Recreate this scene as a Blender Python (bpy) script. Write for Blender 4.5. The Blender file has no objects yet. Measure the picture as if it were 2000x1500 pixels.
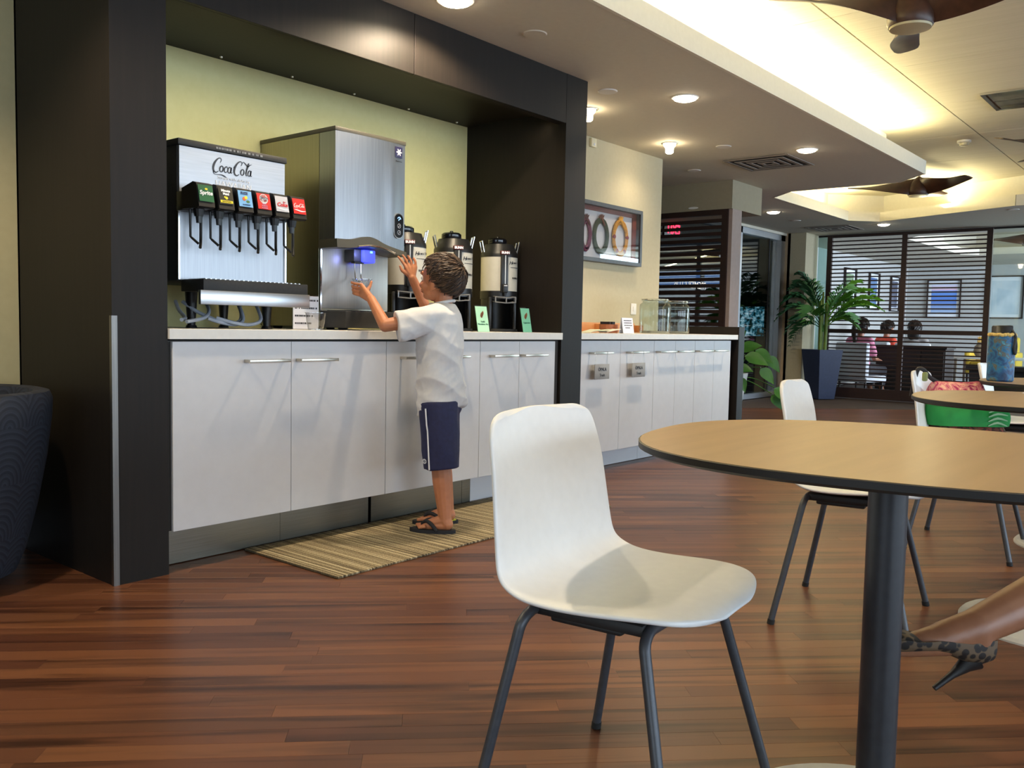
import bpy, bmesh, math, random
from mathutils import Vector, Matrix, noise
random.seed(7)
scn = bpy.context.scene
COL = scn.collection
R = math.radians
V = Vector

# ------------------------------------------------------------------ camera
cam_d = bpy.data.cameras.new('camera'); cam = bpy.data.objects.new('camera', cam_d); COL.objects.link(cam)
FPX, YAW, PITCH, ROLL, CAMH = 1719.98, R(39.58410), R(3.75253), R(-1.12319), 0.945
_f = V((math.cos(YAW)*math.cos(PITCH), math.sin(YAW)*math.cos(PITCH), -math.sin(PITCH)))
_r = V((math.sin(YAW), -math.cos(YAW), 0)); _d = _f.cross(_r)
_rr = _r*math.cos(ROLL) + _d*math.sin(ROLL); _dd = _d*math.cos(ROLL) - _r*math.sin(ROLL)
cam.matrix_world = Matrix(((_rr.x, -_dd.x, -_f.x, 0), (_rr.y, -_dd.y, -_f.y, 0), (_rr.z, -_dd.z, -_f.z, CAMH), (0, 0, 0, 1)))
cam_d.sensor_width = 36; cam_d.lens = FPX*36/2000; cam_d.clip_start = .02
scn.camera = cam
# ------------------------------------------------------------------ world, exposure
scn.view_settings.view_transform = 'Standard'; scn.view_settings.look = 'None'
scn.view_settings.exposure = 0.55; scn.view_settings.gamma = 1; scn.view_settings.use_curve_mapping = False
w = bpy.data.worlds.new('sky'); scn.world = w; w.use_nodes = True
w.node_tree.nodes['Background'].inputs[0].default_value = (.62, .78, 1, 1)
w.node_tree.nodes['Background'].inputs[1].default_value = 1.0
try: scn.cycles.max_bounces = 10; scn.cycles.sample_clamp_indirect = 6; scn.cycles.caustics_reflective = False
except Exception: pass
# ------------------------------------------------------------------ lamps
WARM = (1, .80, .56); DAY = (.70, .84, 1)
def lamp(name, kind, loc, energy, color, aim=None, **kw):
    d = bpy.data.lights.new(name, kind); d.energy = energy; d.color = color
    for k, v in kw.items(): setattr(d, k, v)
    o = bpy.data.objects.new(name, d); COL.objects.link(o); o.location = loc
    if aim is not None: o.rotation_euler = V(aim).to_track_quat('-Z', 'Y').to_euler()
    return o
# daylight through the big windows behind the camera and down the right side of the lounge
for x in (-1.6, 2.0, 5.6, 9.2): lamp('window_daylight', 'AREA', (x, -5.95, 1.35), 92, DAY, (0, 1, -.05), shape='RECTANGLE', size=3.0, size_y=1.9)
lamp('window_daylight', 'AREA', (-3.95, .2, 1.35), 45, DAY, (1, 0, -.05), shape='RECTANGLE', size=3.2, size_y=1.9)
lamp('window_daylight', 'AREA', (16.3, -1.9, 1.4), 480, DAY, (0, 1, 0), shape='RECTANGLE', size=4.5, size_y=1.9)
# cove lamps, shining up from the ledge of the ceiling tray
COVE = (1, .88, .50)
lamp('cove_lamp', 'AREA', (3.4, 2.44, 2.52), 135, COVE, (0, -.15, 1), shape='RECTANGLE', size=9.4, size_y=.05)
lamp('cove_lamp', 'AREA', (11.62, 2.8, 2.52), 30, COVE, (-.3, 0, 1), shape='RECTANGLE', size=.05, size_y=2.4)
lamp('cove_lamp', 'AREA', (10.3, 4.1, 2.52), 36, COVE, (0, -.3, 1), shape='RECTANGLE', size=2.2, size_y=.05)
lamp('cove_lamp', 'AREA', (17.2, 1.6, 2.52), 45, COVE, (-.2, 0, 1), shape='RECTANGLE', size=.05, size_y=3.8)

# ------------------------------------------------------------------ materials
def lin(c):
    c = [x/255 for x in c]
    return tuple((x/12.92 if x <= .04045 else ((x+.055)/1.055)**2.4) for x in c) + (1,)
MATS = {}
def mat(name, rgb=None, rough=.5, metal=0, **kw):
    if name in MATS: return MATS[name]
    m = bpy.data.materials.new(name); m.use_nodes = True; MATS[name] = m
    b = m.node_tree.nodes['Principled BSDF']
    if rgb is not None: b.inputs['Base Color'].default_value = lin(rgb)
    b.inputs['Roughness'].default_value = rough; b.inputs['Metallic'].default_value = metal
    for k, v in kw.items(): b.inputs[k.replace('_', ' ')].default_value = v
    return m
def nd(m, t, **kw):
    n = m.node_tree.nodes.new(t)
    for k, v in kw.items():
        if k.startswith('i_'): n.inputs[k[2:].replace('_', ' ')].default_value = v
        else: setattr(n, k, v)
    return n
def lk(m, a, b): m.node_tree.links.new(a, b)
def bsdf(m): return m.node_tree.nodes['Principled BSDF']
def coords(m, scale, out='Object', rot=(0, 0, 0)):
    t = nd(m, 'ShaderNodeTexCoord'); mp = nd(m, 'ShaderNodeMapping'); mp.inputs['Scale'].default_value = scale; mp.inputs['Rotation'].default_value = rot
    lk(m, t.outputs[out], mp.inputs['Vector']); return mp.outputs['Vector']
def ramp(m, fac, stops):
    r = nd(m, 'ShaderNodeValToRGB'); e = r.color_ramp.elements
    while len(e) < len(stops): e.new(.5)
    for k, (p, c) in enumerate(stops): e[k].position = p; e[k].color = lin(c)
    lk(m, fac, r.inputs['Fac']); return r.outputs['Color']
def noisy(name, stops, scale, rough=.5, metal=0, detail=4, bump=0, out='Object', **kw):
    if name in MATS: return MATS[name]
    m = mat(name, None, rough, metal, **kw)
    n = nd(m, 'ShaderNodeTexNoise', i_Scale=1.0, i_Detail=detail); lk(m, coords(m, scale, out), n.inputs['Vector'])
    lk(m, ramp(m, n.outputs['Fac'], stops), bsdf(m).inputs['Base Color'])
    if bump:
        b = nd(m, 'ShaderNodeBump', i_Strength=bump, i_Distance=.002); lk(m, n.outputs['Fac'], b.inputs['Height']); lk(m, b.outputs['Normal'], bsdf(m).inputs['Normal'])
    return m
def emit(name, rgb, strength):
    m = mat(name, (10, 10, 10), .6); b = bsdf(m)
    b.inputs['Emission Color'].default_value = lin(rgb); b.inputs['Emission Strength'].default_value = strength; return m
def S(a, b): return [(.3, a), (.7, b)]

DARKWOOD = noisy('dark_laminate', S((28, 24, 21), (33, 28, 24)), (60, 60, 3), .5, bump=.05, Specular_IOR_Level=.22)
NICHE = noisy('niche_paint', S((222, 214, 152), (226, 218, 158)), (30, 30, 30), .75, bump=.02)
CREAM = noisy('cream_paint', S((184, 174, 144), (188, 179, 149)), (30, 30, 30), .75, bump=.02)
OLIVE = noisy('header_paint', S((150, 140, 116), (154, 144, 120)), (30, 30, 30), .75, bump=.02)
GREYWALL = noisy('grey_paint', S((186, 186, 184), (190, 190, 188)), (30, 30, 30), .75, bump=.02)
SOFFITP = noisy('soffit_ceiling_paint', S((206, 200, 184), (210, 204, 188)), (30, 30, 30), .8, bump=.02)
LIP = noisy('tray_lip_paint', S((222, 216, 200), (226, 220, 204)), (30, 30, 30), .8, bump=.02)
WHITELAM = noisy('white_laminate', S((206, 206, 208), (210, 210, 212)), (20, 20, 20), .45, bump=.01)
WORKTOP = noisy('worktop_laminate', S((215, 212, 204), (221, 218, 210)), (40, 40, 40), .4, bump=.01)
GAP = mat('shadow_gap_laminate', (60, 56, 52), .7)
def brushed(name, a, b, rough, sc):
    m = mat(name, None, rough, 1.0)
    n = nd(m, 'ShaderNodeTexNoise', i_Scale=1.0, i_Detail=3); lk(m, coords(m, sc), n.inputs['Vector'])
    lk(m, ramp(m, n.outputs['Fac'], S(a, b)), bsdf(m).inputs['Base Color'])
    bp = nd(m, 'ShaderNodeBump', i_Strength=.06, i_Distance=.001); lk(m, n.outputs['Fac'], bp.inputs['Height']); lk(m, bp.outputs['Normal'], bsdf(m).inputs['Normal'])
    return m
STEEL = brushed('brushed_steel', (190, 192, 194), (200, 202, 204), .30, (4, 4, 300))
STEELV = brushed('brushed_steel_upright', (146, 149, 153), (160, 163, 167), .36, (300, 300, 4))
DIMSTEEL = brushed('dull_steel', (120, 116, 104), (132, 128, 116), .34, (4, 4, 300))
CHROME = mat('chrome', (225, 225, 225), .12, 1)
NICKEL = brushed('satin_nickel', (196, 190, 176), (206, 200, 186), .3, (200, 20, 20))
BLACKP = noisy('black_plastic', S((20, 20, 21), (26, 26, 27)), (80, 80, 80), .38, bump=.03)
BLACKM = noisy('matte_black_plastic', S((28, 28, 28), (36, 36, 35)), (80, 80, 80), .6, bump=.03)
GREYP = noisy('grey_plastic', S((70, 70, 74), (78, 78, 82)), (60, 60, 60), .5, bump=.03)
SHELL = noisy('white_shell_plastic', S((231, 232, 231), (235, 236, 235)), (40, 40, 40), .42, bump=.01)
POLEM = noisy('charcoal_powder_coat', S((38, 40, 45), (44, 46, 51)), (60, 60, 60), .4, bump=.02)
LEGMET = noisy('grey_powder_coat', S((66, 69, 75), (74, 77, 83)), (60, 60, 60), .42, bump=.02, Metallic=.3)
RUBBER = mat('black_rubber', (22, 22, 22), .8)
EDGE = mat('black_table_edge', (17, 15, 14), .55)
def tabletop_mat():
    m = mat('table_oak_laminate', None, .32)
    n = nd(m, 'ShaderNodeTexNoise', i_Scale=1.0, i_Detail=3); lk(m, coords(m, (1.6, 26, 1), rot=(0, 0, R(25))), n.inputs['Vector'])
    lk(m, ramp(m, n.outputs['Fac'], [(.3, (148, 122, 88)), (.7, (162, 135, 99))]), bsdf(m).inputs['Base Color'])
    return m
OAK = tabletop_mat()
def floor_mat():
    m = mat('tigerwood_plank', None, .36, Specular_IOR_Level=.32)
    oi = nd(m, 'ShaderNodeObjectInfo'); g = nd(m, 'ShaderNodeNewGeometry')
    ad = nd(m, 'ShaderNodeMath', operation='ADD'); lk(m, oi.outputs['Random'], ad.inputs[0]); lk(m, g.outputs['Random Per Island'], ad.inputs[1])
    fr = nd(m, 'ShaderNodeMath', operation='FRACT'); lk(m, ad.outputs[0], fr.inputs[0])
    t = nd(m, 'ShaderNodeTexCoord'); 
    # the planks run at 45 degrees: turn the grain with them and shift it plank by plank
    mp = nd(m, 'ShaderNodeMapping'); mp.vector_type = 'POINT'; mp.inputs['Rotation'].default_value = (0, 0, R(45)); lk(m, g.outputs['Position'], mp.inputs['Vector'])
    cm = nd(m, 'ShaderNodeCombineXYZ'); 
    mu = nd(m, 'ShaderNodeMath', operation='MULTIPLY'); mu.inputs[1].default_value = 37; lk(m, fr.outputs[0], mu.inputs[0])
    lk(m, mu.outputs[0], cm.inputs['X']); lk(m, mu.outputs[0], cm.inputs['Z'])
    va = nd(m, 'ShaderNodeVectorMath', operation='ADD'); lk(m, mp.outputs[0], va.inputs[0]); lk(m, cm.outputs[0], va.inputs[1])
    sc = nd(m, 'ShaderNodeVectorMath', operation='MULTIPLY'); sc.inputs[1].default_value = (1.1, 22, 1); lk(m, va.outputs[0], sc.inputs[0])
    n = nd(m, 'ShaderNodeTexNoise', i_Scale=1.0, i_Detail=4, i_Distortion=.5); lk(m, sc.outputs[0], n.inputs['Vector'])
    base = ramp(m, fr.outputs[0], [(0, (78, 46, 32)), (.3, (91, 56, 38)), (.6, (102, 64, 43)), (.85, (113, 73, 48)), (1, (84, 53, 37))])
    dark = ramp(m, n.outputs['Fac'], [(.30, (110, 96, 90)), (.50, (255, 255, 255))])
    mx = nd(m, 'ShaderNodeMix', data_type='RGBA', blend_type='MULTIPLY'); mx.inputs['Factor'].default_value = .85
    lk(m, base, mx.inputs['A']); lk(m, dark, mx.inputs['B']); lk(m, mx.outputs['Result'], bsdf(m).inputs['Base Color'])
    return m
FLOORM = floor_mat()
def mat_stripes():
    m = mat('striped_carpet', None, .95)
    t = nd(m, 'ShaderNodeTexCoord'); sp = nd(m, 'ShaderNodeMapping'); sp.inputs['Scale'].default_value = (75, .4, 0); lk(m, t.outputs['Object'], sp.inputs['Vector'])
    n = nd(m, 'ShaderNodeTexNoise', i_Scale=1.0, i_Detail=2); lk(m, sp.outputs[0], n.inputs['Vector'])
    f = nd(m, 'ShaderNodeTexNoise', i_Scale=220, i_Detail=2); lk(m, t.outputs['Object'], f.inputs['Vector'])
    a = nd(m, 'ShaderNodeMath', operation='MULTIPLY_ADD'); a.inputs[1].default_value = .35; lk(m, f.outputs['Fac'], a.inputs[0]); lk(m, n.outputs['Fac'], a.inputs[2])
    lk(m, ramp(m, a.outputs[0], [(.50, (58, 48, 34)), (.60, (96, 84, 60)), (.70, (140, 126, 96)), (.80, (186, 174, 142))]), bsdf(m).inputs['Base Color'])
    b = nd(m, 'ShaderNodeBump', i_Strength=.6, i_Distance=.004); lk(m, a.outputs[0], b.inputs['Height']); lk(m, b.outputs[0], bsdf(m).inputs['Normal'])
    return m
CARPET = mat_stripes()
def ceil_tile_mat():
    m = mat('linear_acoustic_panel', None, .85)
    n = nd(m, 'ShaderNodeTexNoise', i_Scale=1.0, i_Detail=3); lk(m, coords(m, (60, 1.2, 1), 'Object'), n.inputs['Vector'])
    lk(m, ramp(m, n.outputs['Fac'], S((206, 199, 178), (216, 209, 190))), bsdf(m).inputs['Base Color'])
    b = nd(m, 'ShaderNodeBump', i_Strength=.25, i_Distance=.004); lk(m, n.outputs['Fac'], b.inputs['Height']); lk(m, b.outputs[0], bsdf(m).inputs['Normal'])
    return m
CEILP = ceil_tile_mat()
GLASS = mat('clear_glass', (255, 255, 255), .02, 0, Transmission_Weight=1.0, IOR=1.45)
def thin_glass(name, tint, refl=.12):
    m = mat(name); nt = m.node_tree; out = [n for n in nt.nodes if n.type == 'OUTPUT_MATERIAL'][0]
    tr = nd(m, 'ShaderNodeBsdfTransparent'); tr.inputs[0].default_value = lin(tint)
    gl = nd(m, 'ShaderNodeBsdfGlossy'); gl.inputs['Roughness'].default_value = .02
    fr = nd(m, 'ShaderNodeFresnel'); fr.inputs['IOR'].default_value = 1.5
    ad = nd(m, 'ShaderNodeMath', operation='ADD', use_clamp=True); ad.inputs[1].default_value = refl; lk(m, fr.outputs[0], ad.inputs[0])
    mx = nd(m, 'ShaderNodeMixShader'); lk(m, ad.outputs[0], mx.inputs[0]); lk(m, tr.outputs[0], mx.inputs[1]); lk(m, gl.outputs[0], mx.inputs[2])
    lk(m, mx.outputs[0], out.inputs['Surface'])
    # the same Fresnel reflection on the way in and on the way out of the pane
    g = nd(m, 'ShaderNodeNewGeometry'); io = nd(m, 'ShaderNodeMath', operation='MULTIPLY_ADD'); io.inputs[1].default_value = 1/1.5-1.5; io.inputs[2].default_value = 1.5
    lk(m, g.outputs['Backfacing'], io.inputs[0]); lk(m, io.outputs[0], fr.inputs['IOR']); return m
PANE = thin_glass('door_glass', (196, 206, 206), .10)
CLEARPANE = thin_glass('partition_glass', (236, 242, 240), .02)
CUPP = thin_glass('clear_cup_plastic', (232, 234, 236), .10)
FRAMEGLASS = thin_glass('picture_glass', (250, 250, 250), .02)
JARGLASS = thin_glass('jar_glass', (242, 246, 244), .0)
PAPER = mat('white_paper', (228, 230, 240), .7)
INK = mat('dark_ink', (32, 34, 40), .6)
LAMPLENS = emit('downlight_lens', (255, 236, 205), 22)
SKIN = noisy('tan_skin', S((176, 114, 79), (184, 122, 85)), (40, 40, 40), .5, bump=.03, Subsurface_Weight=.08)
DSKIN = noisy('brown_skin', S((150, 98, 72), (158, 104, 78)), (40, 40, 40), .5, bump=.03)

# ------------------------------------------------------------------ mesh kit
class B:
    def __init__(s): s.bm = bmesh.new()
    def box(s, x0, x1, y0, y1, z0, z1, bev=0, rot=None, about=None):
        r = bmesh.ops.create_cube(s.bm, size=1.0)['verts']
        c = V(((x0+x1)/2, (y0+y1)/2, (z0+z1)/2))
        for v in r: v.co = V((v.co.x*(x1-x0), v.co.y*(y1-y0), v.co.z*(z1-z0))) + c
        if bev:
            e = list({e for v in r for e in v.link_edges})
            q = bmesh.ops.bevel(s.bm, geom=e, offset=bev, segments=2, affect='EDGES', profile=.5); r = list({v for f in q['faces'] for v in f.verts} | {v for v in r if v.is_valid})
        if rot is not None:
            a = V(about) if about is not None else c
            for v in r: v.co = rot @ (v.co - a) + a
        return s
    def ring(s, c, ax, r, n, ry=None, ref=None):
        ax = V(ax).normalized(); ref = V(ref) if ref is not None else (V((0, 0, 1)) if abs(ax.z) < .9 else V((1, 0, 0)))
        u = ref.cross(ax).normalized(); w_ = ax.cross(u)
        return [s.bm.verts.new(V(c) + u*math.cos(2*math.pi*k/n)*r + w_*math.sin(2*math.pi*k/n)*(ry or r)) for k in range(n)]
    def bridge(s, a, b):
        n = len(a)
        for k in range(n): s.bm.faces.new((a[k], a[(k+1) % n], b[(k+1) % n], b[k]))
    def cyl(s, p0, p1, r0, r1=None, n=16, caps=True):
        r1 = r0 if r1 is None else r1; ax = V(p1)-V(p0)
        a = s.ring(p0, ax, r0, n); b = s.ring(p1, ax, r1, n); s.bridge(a, b)
        if caps: s.bm.faces.new(list(reversed(a))); s.bm.faces.new(b)
        return s
    def tube(s, pts, r, n=8, closed=False, caps=True):
        pts = [V(p) for p in pts]; N = len(pts); prev = None; rings = []; ref = None
        for k in range(N):
            if closed: t = pts[(k+1) % N] - pts[k-1]
            else: t = pts[min(k+1, N-1)] - pts[max(k-1, 0)]
            t.normalize()
            if ref is None: ref = V((0, 0, 1)) if abs(t.z) < .9 else V((1, 0, 0))
            u = ref.cross(t)
            if u.length < 1e-4: u = V((1, 0, 0)).cross(t)
            u.normalize(); w_ = t.cross(u); ref = w_
            rr = r[k] if isinstance(r, (list, tuple)) else r
            rings.append([s.bm.verts.new(pts[k] + u*math.cos(2*math.pi*j/n)*rr + w_*math.sin(2*math.pi*j/n)*rr) for j in range(n)])
        for k in range(N-1): s.bridge(rings[k], rings[k+1])
        if closed: s.bridge(rings[-1], rings[0])
        elif caps: s.bm.faces.new(list(reversed(rings[0]))); s.bm.faces.new(rings[-1])
        return s
    def lathe(s, prof, c, n=24, a0=0, a1=360, sx=1, sy=1):
        c = V(c); full = abs(a1-a0) >= 359.9; m = n if full else n+1
        rings = [[s.bm.verts.new(c + V((math.cos(R(a0+(a1-a0)*k/n))*r*sx, math.sin(R(a0+(a1-a0)*k/n))*r*sy, z))) for k in range(m)] for r, z in prof]
        for a, b in zip(rings, rings[1:]):
            for k in range(n): s.bm.faces.new((a[k], a[(k+1) % m], b[(k+1) % m], b[k]))
        return s
    def poly(s, pts): s.bm.faces.new([s.bm.verts.new(V(p)) for p in pts]); return s
    def prism(s, pts, off):
        a = [s.bm.verts.new(V(p)) for p in pts]; b = [s.bm.verts.new(V(p)+V(off)) for p in pts]
        s.bm.faces.new(list(reversed(a))); s.bm.faces.new(b); s.bridge(a, b); return s
    def sph(s, c, rad, u=14, v=9, rot=None):
        r = bmesh.ops.create_uvsphere(s.bm, u_segments=u, v_segments=v, radius=1)['verts']
        rad = V((rad,)*3) if isinstance(rad, (int, float)) else V(rad)
        for x in r:
            p = V((x.co.x*rad.x, x.co.y*rad.y, x.co.z*rad.z)); x.co = (rot @ p if rot else p) + V(c)
        return s
    def cap(s, p0, r0, p1, r1, n=12):
        p0, p1 = V(p0), V(p1)
        s.sph(p0, r0, n, 8); s.sph(p1, r1, n, 8)
        if (p1-p0).length > 1e-5: s.cyl(p0, p1, r0, r1, n)
        return s
    def ribbon(s, pts, mtx, sc=(1, 1), th=.0006, sub=5):
        """flat brush stroke: (x, y, width) points smoothed, laid on the plane of mtx"""
        P_ = []
        for k in range(len(pts)-1):
            p = [V(pts[max(0, min(len(pts)-1, k+j))]) for j in (-1, 0, 1, 2)]
            for q in range(sub):
                t = q/sub; P_.append(.5*((2*p[1]) + (p[2]-p[0])*t + (2*p[0]-5*p[1]+4*p[2]-p[3])*t*t + (3*p[1]-p[0]-3*p[2]+p[3])*t**3))
        P_.append(V(pts[-1])); prev = None
        for k, p in enumerate(P_):
            t = P_[min(k+1, len(P_)-1)] - P_[max(k-1, 0)]; t = V((t.x, t.y)).normalized() if V((t.x, t.y)).length > 1e-6 else V((1, 0)); nn = V((-t.y, t.x))
            h = abs(p.z)/2
            a = s.bm.verts.new(mtx @ V(((p.x+nn.x*h)*sc[0], (p.y+nn.y*h)*sc[1], th))); b = s.bm.verts.new(mtx @ V(((p.x-nn.x*h)*sc[0], (p.y-nn.y*h)*sc[1], th)))
            if prev: s.bm.faces.new((prev[0], prev[1], b, a))
            prev = (a, b)
        return s
INV = {}
def finish(me, smooth, ang=38):
    if smooth:
        me.polygons.foreach_set('use_smooth', [True]*len(me.polygons)); me.set_sharp_from_angle(angle=R(ang))
def obj(name, b, m, parent=None, smooth=True, local=False, ang=38, origin=None):
    bm = b.bm if isinstance(b, B) else b
    bmesh.ops.recalc_face_normals(bm, faces=bm.faces[:])
    if parent is not None and not local: bmesh.ops.transform(bm, matrix=INV[parent.name], verts=bm.verts[:])
    loc = None
    if parent is None:
        xs = [v.co for v in bm.verts]
        loc = V(origin) if origin is not None else V(((min(p.x for p in xs)+max(p.x for p in xs))/2, (min(p.y for p in xs)+max(p.y for p in xs))/2, min(p.z for p in xs)))
        bmesh.ops.translate(bm, vec=-loc, verts=bm.verts[:])
    me = bpy.data.meshes.new(name); bm.to_mesh(me); bm.free(); finish(me, smooth, ang)
    me.materials.append(m); o = bpy.data.objects.new(name, me); COL.objects.link(o)
    if parent is not None:
        o.parent = parent; INV[o.name] = INV[parent.name]
    else:
        o.location = loc; INV[o.name] = Matrix.Translation(-loc)
    return o
def tag(o, label, cat, group=None, kind=None):
    if label: o['label'] = label
    if cat: o['category'] = cat
    if group: o['group'] = group
    if kind: o['kind'] = kind
    return o
def thing(name, label, cat, loc=(0, 0, 0), rz=0, group=None, kind=None):
    o = bpy.data.objects.new(name, None); COL.objects.link(o); o.location = loc; o.rotation_euler = (0, 0, rz); o.empty_display_size = .1
    INV[o.name] = (Matrix.Translation(loc) @ Matrix.Rotation(rz, 4, 'Z')).inverted()
    return tag(o, label, cat, group, kind)
def struct(name, b, m, parent=None, **kw):
    o = obj(name, b, m, parent, **kw)
    if parent is None: o['kind'] = 'structure'
    return o
def dup(o, parent=None):
    c = o.copy(); COL.objects.link(c)
    if parent is not None: c.parent = parent
    for ch in o.children: dup(ch, c)
    return c
FY = Matrix(((1, 0, 0), (0, 0, -1), (0, 1, 0)))      # a plane that faces -y: text right is +x
FX = Matrix(((0, 0, -1), (-1, 0, 0), (0, 1, 0)))     # a plane that faces -x: text right is -y
def plane(loc, m3=FY, tilt=0):
    m = Matrix.Translation(loc) @ m3.to_4x4()
    return m @ Matrix.Rotation(tilt, 4, 'X') if tilt else m
def text(name, s, size, m, parent, mtx, align='CENTER', shear=0, bold=0, mirror=False, label=None):
    cu = bpy.data.curves.new('t', 'FONT'); cu.body = s; cu.size = size; cu.align_x = align; cu.align_y = 'CENTER'; cu.shear = shear; cu.offset = bold; cu.extrude = .0004; cu.resolution_u = 3
    o = bpy.data.objects.new('t', cu); COL.objects.link(o)
    me = bpy.data.meshes.new_from_object(o.evaluated_get(bpy.context.evaluated_depsgraph_get())); bpy.data.objects.remove(o); bpy.data.curves.remove(cu)
    bm = bmesh.new(); bm.from_mesh(me); bpy.data.meshes.remove(me)
    if mirror: bmesh.ops.scale(bm, vec=(-1, 1, 1), verts=bm.verts[:])
    bmesh.ops.translate(bm, vec=(0, 0, .0006), verts=bm.verts[:]); bmesh.ops.transform(bm, matrix=mtx, verts=bm.verts[:])
    t = obj(name, bm, m, parent, smooth=False)
    if label: t['label'] = label
    return t
def fused(b, voxel, smooth=4, fac=.5, wr=0, wsc=10, wax=(1, 1, 1)):
    """fuse overlapping solids into one continuous skin"""
    bm = b.bm; bmesh.ops.recalc_face_normals(bm, faces=bm.faces[:])
    me = bpy.data.meshes.new('f'); bm.to_mesh(me); bm.free()
    o = bpy.data.objects.new('f', me); COL.objects.link(o)
    md = o.modifiers.new('r', 'REMESH'); md.mode = 'VOXEL'; md.voxel_size = voxel
    if smooth: ms = o.modifiers.new('s', 'SMOOTH'); ms.factor = fac; ms.iterations = smooth
    r = bpy.data.meshes.new_from_object(o.evaluated_get(bpy.context.evaluated_depsgraph_get())); bpy.data.objects.remove(o); bpy.data.meshes.remove(me)
    bm = bmesh.new(); bm.from_mesh(r); bpy.data.meshes.remove(r)
    if wr:
        bm.normal_update()
        for v in bm.verts:
            q = V((v.co.x*wax[0], v.co.y*wax[1], v.co.z*wax[2]))*wsc
            n_ = noise.noise(q)
            v.co += v.normal*(wr*(1-abs(n_)*2.2))
    return bm
# ================================================================== THE ROOM
ZC, ZT = 2.375, 2.75          # dropped ceiling, ceiling of the tray
YF = 3.022                    # front plane of the beverage niche
# ---- floor: planks laid at 45 degrees
fl = struct('floor', B().box(-4, 20, -6, 9, -.06, -.011), mat('floor_screed', (52, 38, 30), .8), origin=(0, 0, 0))
ca, sa = math.cos(R(-45)), math.sin(R(-45))
planks = []
PW = .0655
rnd = random.Random(3)
for k in range(-150, 160):
    v0 = k*PW; x = -9+rnd.random()*1.2
    while x < 22:
        L = rnd.choice((.62, .8, .98, 1.2)) + rnd.random()*.12
        planks.append((x, x+L, v0, v0+PW)); x += L
def w2(a, b): return (a*ca - b*sa, a*sa + b*ca)
FWD = V((math.cos(YAW), math.sin(YAW)))
def score(p):
    a, b, c, d = p; q = V(w2((a+b)/2, (c+d)/2)); dep = q.dot(FWD); lat = q.x*math.sin(YAW) - q.y*math.cos(YAW)
    if dep < .9 or abs(lat) > dep*.60+.5: return None
    if q.y > 3.15 and q.x < 4.3 and q.x > 1.4: return None
    if q.y > 3.9 and q.x < 6.6: return None
    return dep
far, near = [], []
for p in planks:
    q = w2((p[0]+p[1])/2, (p[2]+p[3])/2)
    if not (-4.6 < q[0] < 20.5 and -6.6 < q[1] < 9.5): continue
    s_ = score(p); (near if s_ is not None else far).append((s_, p))
near.sort(key=lambda t: t[0]); far += near[300:]; near = near[:300]
G = .00015
def plank_geo(bm, p, z0=-.012, z1=0):
    a, b, c, d = p; a += G; b -= G; c += G; d -= G; t = .0004
    lo = [(a, c), (b, c), (b, d), (a, d)]; hi = [(a+t, c+t), (b-t, c+t), (b-t, d-t), (a+t, d-t)]
    A = [bm.verts.new((*w2(*q), z0)) for q in lo]; M_ = [bm.verts.new((*w2(*q), z1-t)) for q in lo]; T = [bm.verts.new((*w2(*q), z1)) for q in hi]
    for r0, r1 in ((A, M_), (M_, T)):
        for k in range(4): bm.faces.new((r0[k], r0[(k+1) % 4], r1[(k+1) % 4], r1[k]))
    bm.faces.new(T)
def clipz(v): return v
for s_, p in near:
    b = B(); plank_geo(b.bm, p); obj('plank', b, FLOORM, fl, smooth=False)
b = B()
for s_, p in far:
    q = w2((p[0]+p[1])/2, (p[2]+p[3])/2)
    if -3.4 < q[0] < 19.4 and -5.4 < q[1] < 8.4: plank_geo(b.bm, p)
o = obj('distant_planks', b, FLOORM, fl, smooth=False); o['kind'] = 'stuff'

# ---- dropped ceiling with its two trays
TRAY = [(-3.0, 2.29), (8.5, 2.29), (8.83, 2.58), (8.83, 3.67), (9.12, 3.97), (11.46, 3.98), (11.78, 3.67), (11.05, 2.0), (11.05, -3.2), (-3.0, -3.2)]
TRAY2 = [(13.75, 3.75), (14.05, 4.0), (17.2, 3.96), (17.45, 3.7), (17.45, -1.2), (13.75, -1.2)]
def holed(outer, holes, z, flip=False):
    bm = bmesh.new(); es = []
    for L in [outer]+holes:
        vs = [bm.verts.new((x, y, z)) for x, y in L]
        es += [bm.edges.new((vs[k], vs[(k+1) % len(vs)])) for k in range(len(vs))]
    bmesh.ops.triangle_fill(bm, use_beauty=True, use_dissolve=False, edges=es)
    return bm
bm = holed([(-4, -6), (20, -6), (20, 9), (-4, 9)], [TRAY, TRAY2], ZC)
for f in bm.faces: f.normal_update()
r = bmesh.ops.extrude_face_region(bm, geom=bm.faces[:])   # a board with thickness
bmesh.ops.translate(bm, vec=(0, 0, .02), verts=[v for v in r['geom'] if isinstance(v, bmesh.types.BMVert)])
ceil = struct('ceiling', bm, SOFFITP, smooth=False, origin=(0, 0, ZC))
def lip(poly, name):
    b = B(); n = len(poly)
    for k in range(n):
        (x0, y0), (x1, y1) = poly[k], poly[(k+1) % n]; d = V((x1-x0, y1-y0, 0)).normalized(); nn = V((d.y, -d.x, 0))
        c = sum((V((x, y, 0)) for x, y in poly), V())/n
        if nn.dot(V(((x0+x1)/2, (y0+y1)/2, 0))-c) > 0: nn = -nn
        b.prism([(x0, y0, ZC-.001), (x1, y1, ZC-.001), (x1, y1, ZC+.118), (x0, y0, ZC+.118)], nn*.02)
    return obj(name, b, LIP, ceil, smooth=False)
lip(TRAY, 'tray_lip'); lip(TRAY2, 'tray_lip')
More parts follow.
